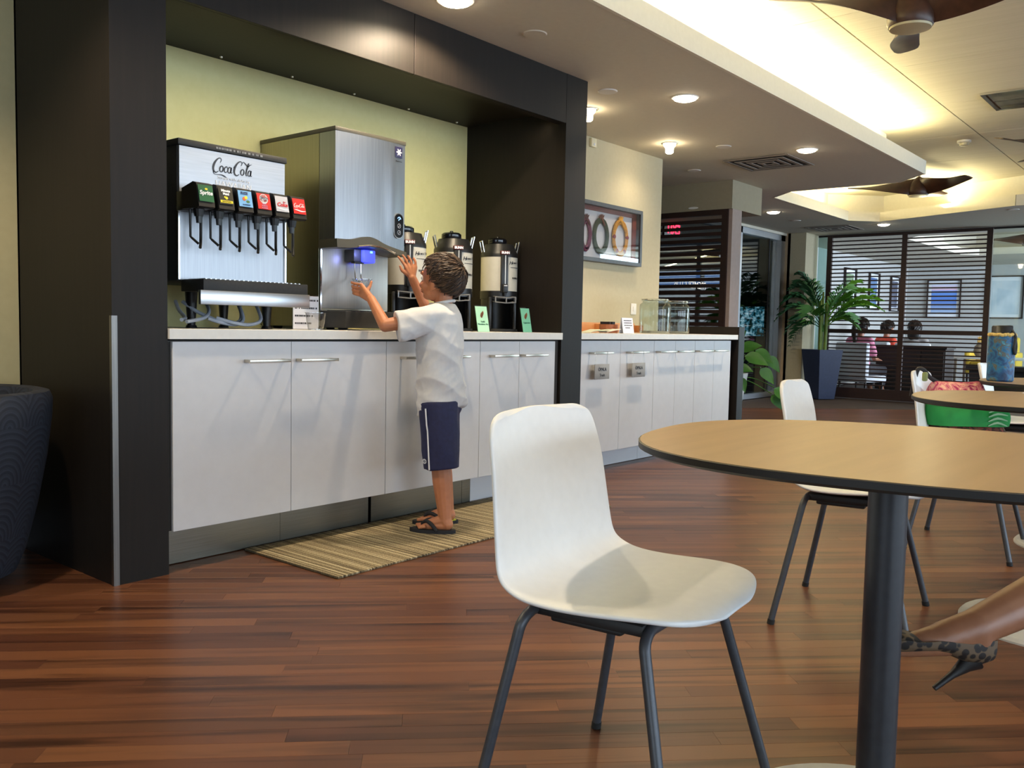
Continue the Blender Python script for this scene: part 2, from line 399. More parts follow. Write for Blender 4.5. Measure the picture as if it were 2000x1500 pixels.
def outset(poly, d):
    n = len(poly); out = []
    c = sum((V((x, y, 0)) for x, y in poly), V())/n
    for k in range(n):
        p, q, r_ = V((*poly[k-1], 0)), V((*poly[k], 0)), V((*poly[(k+1) % n], 0))
        e1 = (q-p).normalized(); e2 = (r_-q).normalized(); n1 = V((e1.y, -e1.x, 0)); n2 = V((e2.y, -e2.x, 0))
        if n1.dot((p+q)/2-c) < 0 and k == 0: pass
        out.append(q + (n1+n2)*(-d)/max(.4, (1+n1.dot(n2))))
    return [(v.x, v.y) for v in out]
area = sum(TRAY[k-1][0]*TRAY[k][1]-TRAY[k][0]*TRAY[k-1][1] for k in range(len(TRAY)))
def wallring(poly, name):
    a = sum(poly[k-1][0]*poly[k][1]-poly[k][0]*poly[k-1][1] for k in range(len(poly)))
    P2 = outset(poly, .30 if a < 0 else -.30); b = B()
    for k in range(len(P2)):
        (x0, y0), (x1, y1) = P2[k], P2[(k+1) % len(P2)]
        b.poly([(x0, y0, ZC+.02), (x1, y1, ZC+.02), (x1, y1, ZT+.03), (x0, y0, ZT+.03)])
    obj(name, b, LIP, ceil, smooth=False); return P2
P2 = wallring(TRAY, 'cove_wall'); P3 = wallring(TRAY2, 'cove_wall')
# the tray's ceiling: acoustic panels with open joints, backed by a dark deck
obj('tray_deck', B().box(-3.4, 12.3, -3.7, 4.5, ZT+.03, ZT+.06).box(13.3, 18, -1.7, 4.5, ZT+.03, ZT+.06), mat('tray_deck', (120, 112, 96), .9), ceil, smooth=False)
def inside(x, y, poly):
    c = False
    for k in range(len(poly)):
        (x0, y0), (x1, y1) = poly[k-1], poly[k]
        if (y0 > y) != (y1 > y) and x < (x1-x0)*(y-y0)/(y1-y0)+x0: c = not c
    return c
def panels(poly, xs, ys):
    for i in range(len(xs)-1):
        for j in range(len(ys)-1):
            x0, x1, y0, y1 = xs[i]+.003, xs[i+1]-.003, ys[j]+.005, ys[j+1]-.005
            if any(inside(x, y, poly) for x in (x0, (x0+x1)/2, x1) for y in (y0, (y0+y1)/2, y1)):
                obj('ceiling_panel', B().box(x0, x1, y0, y1, ZT, ZT+.022), CEILP, ceil, smooth=False)
panels(P2, [-3.4+k*1.22 for k in range(14)], [-3.63, -1.77, .07, 1.93, 3.2, 4.45])
panels(P3, [13.3+k*1.22 for k in range(5)], [-1.7, .5, 2.5, 4.4])
# ---- shell
struct('wall_left', B().box(-4.1, -4, -6, 9, 0, ZC+.02), CREAM)
struct('wall_far', B().box(20, 20.1, -6, 9, 0, ZC+.02), GREYWALL)
b = B().box(-4, 20, -6.1, -6, 0, .35).box(-4, 20, -6.1, -6, 2.3, ZC+.02)
for x in (-4, 0, 3.6, 7.2, 10.8, 14.2, 18.6): b.box(x, x+.35 if x < 18 else 20, -6.1, -6, .35, 2.3)
struct('wall_back', b, CREAM)
for k, x in enumerate((-3.65, .35, 3.95, 7.55, 11.15, 14.55)):
    x1 = (0, 3.6, 7.2, 10.8, 14.2, 18.6)[k]; b = B().box(x, x1, -6.09, -6.03, .35, .4).box(x, x1, -6.09, -6.03, 2.25, 2.3)
    for q in (x, (x+x1)/2-.02, x1-.04): b.box(q, q+.04, -6.09, -6.03, .4, 2.25)
    wn = struct('window_%d' % (k+1), b, NICKEL); obj('pane', B().box(x+.04, x1-.04, -6.065, -6.058, .4, 2.25), CLEARPANE, wn, smooth=False)
# the wall that carries the niche; it steps back left of the pillar
struct('wall_niche', B().box(1.471, 4.30, 3.783, 3.88, 0, ZC), NICHE)
struct('wall_side', B().box(-4, 1.471, 3.80, 3.90, 0, ZC), noisy('khaki_paint', S((170, 161, 122), (174, 165, 126)), (30, 30, 30), .75, bump=.02))
struct('baseboard_left', B().box(-4, 1.471, 3.786, 3.80, 0, .148, .003), mat('white_baseboard_paint', (206, 208, 212), .5))
struct('wall_right', B().box(4.292, 6.6, 3.854, 5.2, 0, ZC), CREAM)
# ---- the dark surround of the niche
pl_ = struct('trim_1', B().box(1.471, 1.677, YF, 3.80, 0, ZC), DARKWOOD, smooth=False)
obj('corner_guard', B().box(1.468, 1.4815, YF-.0025, YF+.014, .0, .955, .001).box(1.4685, 1.489, YF-.003, YF, 0, .955), brushed('guard_steel', (120, 118, 114), (136, 134, 130), .42, (300, 300, 4)), pl_, smooth=False)
pr_ = struct('trim_2', B().box(4.092, 4.294, YF, 3.854, 0, ZC), DARKWOOD, smooth=False)
fa = struct('trim_3', B().box(1.677, 4.092, YF+.022, YF+.06, 2.10, ZC), DARKWOOD, smooth=False)
for x0, x1 in ((1.6785, 2.8985), (2.9015, 4.0905)):
    obj('fascia_panel', B().box(x0, x1, YF, YF+.022, 2.10, ZC, .0015), DARKWOOD, fa, smooth=False)
so = struct('trim_4', B().box(1.677, 4.092, YF+.06, 3.783, 2.172, 2.20), DARKWOOD, smooth=False)
b = B()
for k in range(6): b.cyl((1.95+k*.4, 3.74, 2.172), (1.95+k*.4, 3.74, 2.166), .008, .006, 8)
obj('screw_caps', b, NICKEL, so)
# a small lamp tucked behind the fascia at the right end
t = thing('strip_light', 'slim warm strip light tucked up behind the fascia of the niche', 'light', (2.9, 3.12, 2.172))
obj('housing', B().box(1.70, 4.085, 3.085, 3.15, 2.152, 2.172, .003), NICKEL, t); obj('lens', B().box(1.705, 4.08, 3.09, 3.145, 2.149, 2.153), emit('strip_lens', (255, 222, 150), .8), t)
lamp('strip_lamp', 'AREA', (2.9, 3.12, 2.146), 6.5, (1, .88, .62), (0, .5, -.85), shape='RECTANGLE', size=2.3, size_y=.04, spread=R(112))

# ---- bulkhead, short wall and the louvred screen of the entrance
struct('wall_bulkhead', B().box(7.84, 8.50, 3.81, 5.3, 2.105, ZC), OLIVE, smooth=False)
struct('wall_stub', B().box(7.86, 8.06, 3.812, 3.85, 0, 2.105), noisy('mauve_paint', S((150, 132, 124), (156, 138, 130)), (30, 30, 30), .7), smooth=False)
WENGE = noisy('wenge_wood', S((36, 20, 17), (48, 27, 22)), (6, 6, 60), .5, bump=.05)
t = thing('louvre_screen', 'dark wooden louvred screen hanging in front of the entrance glass, under the bulkhead', 'screen', (7.86, 4.5, 0))
obj('post', B().box(7.845, 7.90, 3.853, 3.915, 0, 2.104), WENGE, t, smooth=False)
obj('post', B().box(7.845, 7.90, 5.18, 5.24, 0, 2.104), WENGE, t, smooth=False)
obj('top_rail', B().box(7.845, 7.90, 3.915, 5.18, 2.055, 2.104), WENGE, t, smooth=False)
sl = None
for k in range(32):
    z = 2.0-k*.0625
    if sl is None: sl = obj('slat', B().box(7.848, 7.868, 3.915, 5.18, z-.017, z+.017, .002), WENGE, t, smooth=False); sz = z
    else:
        c = sl.copy(); COL.objects.link(c); c.location.z = z-sz

# ---- entrance: a glazed front facing the lounge
ALU = brushed('aluminium_frame', (206, 212, 220), (214, 220, 228), .32, (200, 200, 6))
d = struct('door_1', B().box(11.0, 11.13, 5.24, 5.34, 0, 2.34).box(12.42, 12.56, 5.24, 5.34, 0, 2.34).box(11.0, 12.56, 5.24, 5.34, 2.26, 2.34).box(11.13, 12.42, 5.24, 5.34, 0, .07), ALU, smooth=False)
obj('pane', B().box(11.13, 12.10, 5.285, 5.297, .07, 2.26), PANE, d, smooth=False)
obj('door_leaf_pane', B().box(12.13, 12.42, 5.305, 5.317, .07, 2.26), PANE, d, smooth=False)
obj('pane_gasket', B().box(12.10, 12.13, 5.28, 5.32, .07, 2.26), RUBBER, d, smooth=False)
d = struct('window_7', B().box(8.0, 8.06, 5.24, 5.34, 0, 2.34).box(8.90, 8.96, 5.24, 5.34, 0, 2.34).box(8.0, 11.0, 5.24, 5.34, 2.28, 2.34).box(8.0, 11.0, 5.24, 5.34, 0, .07), mat('dark_bronze_frame', (40, 38, 38), .4, .6), smooth=False)
obj('pane', B().box(8.06, 8.90, 5.285, 5.297, .07, 2.28), PANE, d, smooth=False)
pn = obj('pane', B().box(8.96, 11.0, 5.285, 5.297, .07, 2.28), PANE, d, smooth=False)
text('mirrored_lettering', 'PREMIER CLUB', .125, mat('white_vinyl', (220, 220, 220), .6), d, plane((9.81, 5.284, 1.495)), mirror=True)
struct('trim_5', B().box(8.0, 12.62, 5.22, 5.36, 2.34, ZC), SOFFITP, smooth=False)
struct('trim_6', B().box(12.56, 12.64, 5.16, 5.36, 0, ZC), noisy('sand_trim', S((176, 152, 120), (184, 160, 128)), (20, 20, 3), .6), smooth=False)
# the corridor outside the glass
struct('wall_corridor', B().box(6.7, 14.5, 8.9, 9.0, 0, ZC).box(6.6, 6.7, 5.2, 9.0, 0, ZC).box(14.4, 14.5, 5.72, 9.0, 0, ZC), noisy('corridor_paint', S((92, 88, 82), (98, 94, 88)), (20, 20, 20), .8), smooth=False)
SKYPANE = emit('bright_window_glazing', (110, 150, 225), .75)
d = struct('window_8', B().box(14.33, 14.4, 6.98, 8.86, 1.64, 1.70).box(14.33, 14.4, 6.98, 8.86, 2.0, 2.06).box(14.33, 14.4, 7.46, 7.53, 1.70, 2.0).box(14.33, 14.4, 6.98, 7.04, 1.70, 2.0), mat('dark_bronze_frame'), smooth=False)
obj('pane', B().box(14.36, 14.37, 7.04, 7.46, 1.70, 2.0), SKYPANE, d, smooth=False); obj('pane', B().box(14.36, 14.37, 7.53, 8.86, 1.70, 2.0), SKYPANE, d, smooth=False)
d = struct('window_9', B().box(14.32, 14.4, 5.9, 6.86, .80, .86).box(14.32, 14.4, 5.9, 6.86, 1.36, 1.42), mat('dark_bronze_frame'), smooth=False)
m = emit('garden_window_glazing', (90, 170, 220), .8)
n = nd(m, 'ShaderNodeTexNoise', i_Scale=14, i_Detail=6); t_ = nd(m, 'ShaderNodeTexCoord'); lk(m, t_.outputs['Object'], n.inputs['Vector'])
lk(m, ramp(m, n.outputs['Fac'], [(.42, (14, 40, 40)), (.5, (60, 140, 170)), (.6, (190, 235, 255))]), bsdf(m).inputs['Emission Color'])
obj('pane', B().box(14.36, 14.37, 5.9, 6.86, .86, 1.36), m, d, smooth=False)
# reflection of an exit sign in the glass, modelled as a mirrored solid
t = thing('exit_sign_reflection', 'mirrored red exit sign standing in for its reflection in the glass behind the louvred screen', 'sign', (8.81, 5.0, 1.98))
obj('housing', B().box(8.62, 9.0, 4.985, 5.015, 1.98, 2.14, .004), mat('dark_bronze_frame'), t)
text('letters', 'EXIT', .15, emit('red_letters', (255, 20, 50), 5), t, plane((8.81, 4.983, 2.06)), bold=.004, mirror=True)
obj('bracket', B().box(8.79, 8.83, 4.99, 5.01, 2.14, 2.376), NICKEL, t)

# ---- column, glass partition and the far room
struct('wall_column', B().box(12.56, 13.02, 4.93, 5.20, 0, ZC), CREAM, smooth=False)
struct('wall_lounge', B().box(13.02, 20, 5.6, 5.7, 0, ZC), GREYWALL, smooth=False)
d = struct('window_10', B().box(13.04, 13.06, -6, 4.93, 2.345, 2.372).box(13.04, 13.06, -6, 4.93, 0, .02), mat('dark_bronze_frame'), smooth=False)
obj('pane', B().box(13.045, 13.055, 4.80, 4.93, .02, 2.345), thin_glass('tinted_glass', (206, 226, 222), .06), d, smooth=False)
obj('pane', B().box(13.045, 13.055, -.4, 2.62, .02, 2.345), CLEARPANE, d, smooth=False)
obj('pane', B().box(13.045, 13.055, -3.4, -.42, .02, 2.345), CLEARPANE, d, smooth=False)
t = thing('slatted_room_divider', 'tall dark red wooden slatted divider with two bays behind the potted palm', 'divider', (13.02, 3.7, 0))
for y in (4.745, 3.70, 2.635): obj('post', B().box(12.995, 13.04, y-.035, y+.035, 0, 2.36), WENGE, t, smooth=False)
for y0, y1 in ((3.735, 4.71), (2.67, 3.665)):
    obj('top_rail', B().box(12.998, 13.037, y0, y1, 2.325, 2.36), WENGE, t, smooth=False)
    obj('middle_rail', B().box(12.998, 13.037, y0, y1, .94, 1.0), WENGE, t, smooth=False)
    obj('kick_board', B().box(12.998, 13.037, y0, y1, 0, .15), WENGE, t, smooth=False)
    first = None
    for k in range(37):
        z = 2.272-k*.0575
        if .93 < z < 1.01 or z < .17: continue
        if first is None: first = obj('slat', B().box(13.005, 13.03, y0, y1, z-.009, z+.009), WENGE, t, smooth=False); z0_ = z
        else: c = first.copy(); COL.objects.link(c); c.location.z = z-z0_

# ---- what is set into the ceiling
def downlight(x, y, label, on=True, r=.085, power=72, cone=132, blend=.55):
    t = thing('downlight', label, 'light', (x, y, ZC))
    obj('trim_ring', B().lathe([(r*.84, ZC-.001), (r*.86, ZC-.006), (r*.97, ZC-.006), (r, ZC-.0005)], (x, y, 0), 28), mat('white_trim', (226, 222, 214), .5), t)
    obj('lens', B().lathe([(r*.85, ZC-.003), (r*.78, ZC-.014), (r*.5, ZC-.022), (.0005, ZC-.025)], (x, y, 0), 28), LAMPLENS, t)
    l = lamp('downlight_lamp', 'SPOT', (x, y, ZC-.03), power, WARM, (0, 0, -1), spot_size=R(cone), spot_blend=blend, shadow_soft_size=.035)
    return t
downlight(.89, 2.76, 'lit round downlight out of frame above the left of the niche')
downlight(2.89, 2.756, 'lit round downlight at the top edge of the photo, beside the dark fascia', cone=160, blend=.35)
downlight(4.93, 2.735, 'large lit round downlight in the dropped ceiling, right of the dark niche')
downlight(6.87, 2.72, 'lit round downlight beside the square ceiling vent')
downlight(10.2, 4.42, 'lit round downlight in front of the glazed entrance')
downlight(12.07, 3.71, 'lit round downlight just before the slatted divider', power=30)
def bulb_light(x, y, label):
    t = thing('accent_light', label, 'light', (x, y, ZC))
    obj('trim_ring', B().lathe([(.05, ZC-.001), (.052, ZC-.006), (.062, ZC-.006), (.064, ZC-.0005)], (x, y, 0), 24), NICKEL, t)
    obj('bulb', B().lathe([(.048, ZC-.003), (.045, ZC-.02), (.032, ZC-.035), (.03, ZC-.07), (.02, ZC-.078), (.0005, ZC-.08)], (x, y, 0), 20), emit('bulb_glass', (255, 232, 190), 26), t)
    lamp('accent_lamp', 'SPOT', (x, y, ZC-.085), 12, WARM, (0, .35, -1), spot_size=R(125), spot_blend=.9, shadow_soft_size=.03)
bulb_light(6.066, 3.486, 'small bright accent bulb in the ceiling near the end of the framed wall')
bulb_light(4.83, 3.39, 'small accent bulb half hidden behind the right pillar of the niche')
for x, y, lb in ((4.533, 3.042, 'flat white ceiling disc between the dark pillar and the big downlight'), (6.40, 3.20, 'flat white ceiling disc between the accent bulb and the square vent'),
                 (7.21, 3.885, 'flat faint ceiling disc before the bulkhead'), (11.15, 4.52, 'flat white ceiling disc near the cream column'), (11.36, 2.08, 'flat white ceiling disc beyond the far ceiling tray')):
    tag(obj('ceiling_disc', B().lathe([(.0005, ZC-.006), (.055, ZC-.006), (.06, ZC-.002), (.06, ZC)], (x, y, 0), 24), mat('white_trim')), lb, 'ceiling disc')
tag(obj('ceiling_disc', B().lathe([(.0005, ZC-.004), (.055, ZC-.004), (.06, ZC)], (3.451, 2.751, 0), 24), SOFFITP), 'flat ceiling-coloured disc beside the dark fascia of the niche', 'ceiling disc')
tag(obj('ceiling_disc', B().lathe([(.0005, 1.994), (.05, 1.994), (.055, 2.0)], (0, 0, 0), 24, sx=.22), mat('white_trim'), origin=(0, 0, 2)), 'round white disc on the bulkhead above the louvred screen', 'ceiling disc').rotation_euler = (0, R(90), 0)
bpy.data.objects['ceiling_disc.006'].location = (7.839, 4.22, 2.135)
def square_vent(x0, x1, y0, y1, label, z=ZC, n=4):
    t = thing('ceiling_vent', label, 'vent', ((x0+x1)/2, (y0+y1)/2, z))
    obj('duct', B().box(x0+.03, x1-.03, y0+.03, y1-.03, z-.003, z-.001), mat('vent_dark', (40, 38, 36), .8), t, smooth=False)
    for k in range(n):
        q = k*.072; a, b_, c, e = x0+q, x1-q, y0+q, y1-q; s_ = .034 if k else .03
        if b_-a < .09: break
        bb = B(); zz = z-.004-.004*(k > 0)
        bb.box(a, b_, c, c+s_, zz-.004, zz).box(a, b_, e-s_, e, zz-.004, zz).box(a, a+s_, c+s_, e-s_, zz-.004, zz).box(b_-s_, b_, c+s_, e-s_, zz-.004, zz)
        obj('louvre', bb, mat('vent_paint', (150, 140, 130), .6), t, smooth=False)
square_vent(6.93, 7.5, 2.9, 3.47, 'square louvred air vent in the dropped ceiling beside the downlight')
square_vent(11.9, 12.5, 4.1, 4.7, 'dark square air vent just before the slatted divider')
t = thing('troffer_light', 'shiny recessed rectangular light fitting in the tray ceiling at the right edge', 'light', (7.7, 1.5, ZT))
obj('frame', B().box(7.39, 7.97, 1.0, 1.03, ZT-.012, ZT).box(7.39, 7.97, 1.59, 1.62, ZT-.012, ZT).box(7.39, 7.42, 1.03, 1.59, ZT-.012, ZT).box(7.94, 7.97, 1.03, 1.59, ZT-.012, ZT), CHROME, t, smooth=False)
for k in range(3):
    x = 7.43+k*.172; obj('reflector', B().box(x, x+.16, 1.04, 1.58, ZT-.006, ZT-.002), brushed('reflector_foil', (150, 148, 144), (190, 188, 184), .18, (8, 20, 4)), t, smooth=False)
    if k < 2: obj('divider_blade', B().box(x+.161, x+.170, 1.04, 1.58, ZT-.022, ZT-.002), CHROME, t, smooth=False)
for x, y, e, lb in ((1.93, .15, 62, 'lit tray downlight above the nearest table, out of frame'), (4.6, .1, 40, 'lit tray downlight above the third table, out of frame'), (3.0, -1.6, 50, 'lit tray downlight behind the camera, out of frame'), (9.0, .0, 40, 'lit tray downlight at the far right, out of frame')):
    t = thing('tray_downlight', lb, 'light', (x, y, ZT), group='tray downlights')
    obj('lens', B().lathe([(.09, ZT-.001), (.08, ZT-.012), (.0005, ZT-.016)], (x, y, 0), 20), LAMPLENS, t)
    lamp('tray_lamp', 'SPOT', (x, y, ZT-.03), e, WARM, (0, 0, -1), spot_size=R(110), spot_blend=.7, shadow_soft_size=.035)
t = thing('smoke_detector', 'small cream smoke detector on the tray ceiling', 'detector', (9.07, 2.1, ZT))
obj('base', B().lathe([(.06, ZT), (.06, ZT-.018), (.055, ZT-.022), (.0005, ZT-.022)], (9.07, 2.1, 0), 20), mat('white_trim'), t)
obj('sensor', B().lathe([(.04, ZT-.021), (.036, ZT-.045), (.0005, ZT-.05)], (9.07, 2.1, 0), 20), mat('cream_plastic', (214, 206, 176), .5), t)
# cove lamp tubes on the ledge
t = thing('cove_tube', 'row of warm cove tubes hidden on the ledge of the ceiling tray', 'light', (3.4, 2.45, 2.46))
obj('housing', B().box(-1.2, 8.0, 2.40, 2.48, ZC+.022, ZC+.06), mat('white_trim'), t, smooth=False)
obj('tube', B().cyl((-1.2, 2.44, ZC+.075), (8.0, 2.44, ZC+.075), .013, n=8), emit('warm_tube', (255, 220, 120), 6), t)

# ---- ceiling fans
FANWOOD = noisy('walnut_fan_wood', S((58, 36, 26), (76, 48, 34)), (20, 20, 20), .42, bump=.03)
def fan(x, y, z, label, ang, ceilz=ZT, Rb=.70):
    t = thing('ceiling_fan', label, 'fan', (x, y, z))
    prof = [(.0005, z+.205), (.03, z+.19), (.065, z+.15), (.095, z+.10), (.108, z+.05), (.108, z+.02), (.10, z+.004), (.0005, z+.004)]
    obj('hub', B().lathe(prof, (x, y, 0), 28), FANWOOD, t)
    obj('lens', B().lathe([(.097, z+.004), (.094, z-.006), (.06, z-.010), (.0005, z-.011)], (x, y, 0), 28), mat('fan_lens', (196, 186, 150), .5), t)
    obj('downrod', B().cyl((x, y, z+.19), (x, y, ceilz-.03), .013), NICKEL, t)
    obj('canopy', B().lathe([(.0005, ceilz-.055), (.03, ceilz-.055), (.055, ceilz-.03), (.06, ceilz)], (x, y, 0), 24), FANWOOD, t)
    for k in range(3):
        a = R(ang+120*k); u = V((math.cos(a), math.sin(a), 0)); w_ = V((-u.y, u.x, 0)); b = B(); prev = None
        for i in range(15):
            s_ = i/14; rr = .03+(Rb-.03)*s_; ch = .062+.030*(1-s_)**2+.012*math.sin(s_*3.14); th = .012+.05*(1-s_)**4
            zz = z+.095-.012*math.sin(s_*3.0); pit = R(66)*(1-s_)**1.7+R(12)
            c = V((x, y, zz))+u*rr+w_*(.03*math.sin(s_*2.6))
            e = w_*math.cos(pit)+V((0, 0, -math.sin(pit))); nn = u.cross(e).normalized()
            ring = [b.bm.verts.new(c+e*ch*math.cos(q*math.pi/4)*(1 if i < 14 else .85)+nn*th*.5*math.sin(q*math.pi/4)) for q in range(8)]
            if prev: b.bridge(prev, ring)
            else: b.bm.faces.new(list(reversed(ring)))
            prev = ring
        b.bm.faces.new(prev); obj('blade', b, FANWOOD, t)
fan(4.56, 1.32, 2.42, 'nearest dark wooden ceiling fan, cut off by the top of the photo', 15.5)
fan(9.95, 2.72, 2.40, 'dark wooden ceiling fan hanging in front of the far end of the ceiling tray', 113)
fan(8.95, 1.33, 2.50, 'dark ceiling fan at the right edge with only one blade tip in view', 150)
fan(16.0, 2.68, 2.38, 'dark ceiling fan in the far room, right of the slatted divider', 120)
# ================================================================== CABINETS AND COUNTERS
def pull(x0, x1, y, z, parent):
    b = B().box(x0, x1, y-.046, y-.034, z-.006, z+.006, .001).box(x0+.004, x0+.016, y-.035, y, z-.006, z+.006).box(x1-.016, x1-.004, y-.035, y, z-.006, z+.006)
    return obj('handle', b, NICKEL, parent)
def cabinet(label, x0, x1, y, yb, z0, z1, doors, kick, kickm, group):
    t = thing('base_cabinet', label, 'cabinet', ((x0+x1)/2, (y+yb)/2, 0), group=group)
    obj('carcass', B().box(x0, x1, y+.021, yb, z0, z1), GAP, t, smooth=False)
    for a, b_, h0, h1 in doors:
        d = obj('door', B().box(a+.0012, b_-.0012, y, y+.019, z0, z1-.004, .0012), WHITELAM, t, smooth=False)
        pull(h0, h1, y, .788 if y < 3.1 else .783, d)
    for a, b_, mm in kick: obj('toe_kick', B().box(a+.0008, b_-.0008, y+.115, y+.125, .003, z0), mm, t, smooth=False)
    return t
gA = 'white base cabinets in the beverage niche'
WK = mat('white_kick', (205, 205, 208), .35)
cabinet('white two-door base cabinet under the soda dispenser, left end of the niche', 1.678, 2.746, YF, 3.78, .157, .868, ((1.695, 2.2215, 1.994, 2.188), (2.2215, 2.746, 2.240, 2.434)), ((1.678, 2.25, DIMSTEEL), (2.25, 2.746, DIMSTEEL)), None, gA)
cabinet('white two-door base cabinet under the ice machine, behind the boy', 2.747, 3.393, YF, 3.78, .157, .868, ((2.747, 3.07, 2.828, 3.02), (3.07, 3.393, 3.118, 3.272)), ((2.762, 3.393, DIMSTEEL),), None, gA)
cabinet('white two-door base cabinet under the coffee servers, right end of the niche', 3.394, 4.09, YF, 3.78, .157, .868, ((3.394, 3.713, 3.46, 3.654), (3.713, 4.036, 3.715, 3.916)), ((3.394, 3.459, DIMSTEEL), (3.459, 4.09, WK)), None, gA)
tag(obj('worktop', B().box(1.678, 4.091, YF-.012, 3.782, .873, .912, .002), WORKTOP, smooth=False), 'long off-white worktop inside the dark beverage niche', 'worktop')
Y2 = 3.217
gB = 'white base cabinets along the framed wall'
cabinet('white cabinet with two hanging grey trash plates, next to the dark pillar', 4.30, 5.469, Y2, 3.85, .128, .866, ((4.302, 5.03, 4.655, 4.881), (5.03, 5.469, 5.095, 5.335)), ((4.30, 5.469, WK),), None, gB)
cabinet('white narrow two-door base cabinet below the two glass jars', 5.470, 6.076, Y2, 3.85, .128, .866, ((5.470, 5.777, 5.489, 5.725), (5.777, 6.076, 5.755, 5.991)), ((5.47, 6.076, WK),), None, gB)
cabinet('white narrow two-door base cabinet at the far end by the brown end panel', 6.077, 6.69, Y2, 3.85, .128, .866, ((6.077, 6.391, 6.072, 6.308), (6.391, 6.688, 6.325, 6.567)), ((6.077, 6.69, WK),), None, gB)
tag(obj('worktop', B().box(4.296, 6.755, Y2-.03, 3.853, .871, .910, .002), WORKTOP, smooth=False), 'off-white worktop below the lei picture and glass jars', 'worktop')
tag(obj('end_panel', B().box(6.757, 6.865, Y2-.035, 3.90, 0, .975, .002).box(6.61, 6.757, 3.855, 3.90, .0, .975), DARKWOOD, smooth=False), 'dark brown end panel closing the counter by the entrance', 'panel')
for px, lb in ((4.745, 'grey trash plate hanging from the cabinet handle nearest the dark pillar'), (5.193, 'grey trash plate hanging from the second handle right of the pillar')):
    t = thing('trash_plate', lb, 'sign', (px, Y2-.045, .62), group='trash plates on the cabinet handles')
    obj('plate', B().box(px-.083, px+.083, Y2-.047, Y2-.043, .615, .712, .001), noisy('grey_plate', S((150, 146, 140), (158, 154, 148)), (30, 30, 30), .5, .0), t)
    obj('wire_loop', B().tube([(px-.075, Y2-.045, .71), (px-.075, Y2-.0475, .792), (px+.06, Y2-.0475, .792), (px+.06, Y2-.045, .71)], .0012, 6), NICKEL, t)
    text('lettering', 'ʻŌPALA' if False else 'OPALA', .030, INK, t, plane((px, Y2-.0475, .678)), bold=.0006); text('lettering', 'Trash', .026, INK, t, plane((px, Y2-.0475, .641)))
    obj('lettering', B().box(px-.042, px-.030, Y2-.0482, Y2-.0474, .693, .695), INK, t, smooth=False)

# ---- striped mat
tag(obj('floor_mat', B().box(2.062, 3.893, 2.522, 3.118, 0.0005, .009, .002), CARPET), 'brown and beige striped mat the boy stands on', 'mat')

# ================================================================== SODA DISPENSER
XA, XB, YS = 1.858, 2.362, 3.26
t = thing('soda_dispenser', 'black and steel six-valve soda dispenser at the left of the niche', 'dispenser', (2.11, 3.45, .912))
obj('body', B().box(XA, XB, YS+.012, 3.74, 1.10, 1.632, .004), BLACKM, t)
obj('top_cap', B().box(XA-.004, XB+.004, YS-.006, 3.745, 1.632, 1.658, .004), BLACKM, t)
rg = random.Random(5)
b = B(); x = 2.02
while x < 2.235:
    w_ = .004+rg.random()*.008; b.box(x, x+w_, YS-.0072, YS-.0058, 1.641, 1.649); x += w_+.003+(.006 if rg.random() < .25 else 0)
obj('small_print', b, mat('pale_print', (120, 122, 126), .6), t, smooth=False)
ts = obj('upper_panel', B().box(XA+.004, XB-.004, YS, YS+.012, 1.452, 1.630), brushed('satin_panel', (178, 180, 184), (188, 190, 194), .38, (6, 6, 200)), t, smooth=False)
obj('splash_panel', B().box(XA+.004, XB-.004, YS+.004, YS+.012, 1.105, 1.452), STEELV, t, smooth=False)
obj('edge_strip', B().box(XA-.003, XA+.004, YS-.003, YS+.012, 1.105, 1.45).box(XB-.004, XB+.003, YS-.003, YS+.012, 1.105, 1.45), CHROME, t, smooth=False)
def script(parent, mtx, wid, m, name='script_lettering'):
    u = wid/8.2; b = B(); q = lambda pts, dx=0, dy=0: b.ribbon([(x+dx+y*.18, y+dy, w_) for x, y, w_ in pts], mtx, (u, u*1.12))
    def ring(cx, cy, rx, ry, dx=0):
        q([(cx+math.cos(a)*rx, cy+math.sin(a)*ry, .13+.12*abs(math.cos(a))) for a in [2*math.pi*k/10 for k in range(11)]], dx)
    C_ = [(1.35, 1.35, .1), (1.5, 1.75, .12), (1.25, 2.0, .14), (.8, 1.85, .2), (.35, 1.25, .34), (.18, .55, .38), (.35, 0, .3), (.8, -.22, .2), (1.25, .05, .1)]
    q(C_); q([(.3, .0, .2), (.45, -.42, .12), (1.1, -.52, .1), (1.9, -.48, .16), (2.5, -.62, .22), (3.0, -.8, .03)])
    ring(1.75, .42, .32, .44)
    q([(2.85, .62, .14), (2.7, .86, .16), (2.42, .75, .2), (2.3, .4, .24), (2.45, .02, .18), (2.75, .05, .12), (2.95, .3, .08)])
    ring(3.28, .42, .30, .44); q([(3.6, .88, .2), (3.56, .4, .24), (3.66, .02, .16), (3.9, .15, .06)])
    q([(3.98, .95, .16), (4.2, .95, .16)])
    q(C_, 4.0); q([(5.5, 1.75, .1), (5.75, 2.0, .1), (6.2, 1.75, .2), (6.7, 1.45, .22), (7.1, 1.7, .12), (7.45, 1.85, .05)])
    ring(5.8, .42, .32, .44)
    q([(6.35, .3, .08), (6.75, 1.2, .12), (6.85, 1.9, .1), (6.65, 1.75, .14), (6.55, .9, .24), (6.6, .1, .22), (6.85, .05, .1)])
    ring(7.2, .42, .28, .42); q([(7.5, .88, .2), (7.46, .4, .24), (7.56, .02, .16), (7.8, .15, .06)])
    return obj(name, b, m, parent, smooth=False)
script(t, plane((2.004, YS-.0004, 1.553)), .198, mat('charcoal_print', (38, 42, 52), .5))
GP = mat('pale_grey_print', (216, 216, 220), .5)
text('lettering', 'Served with aloha by', .018, GP, t, plane((2.105, YS-.0004, 1.528)))
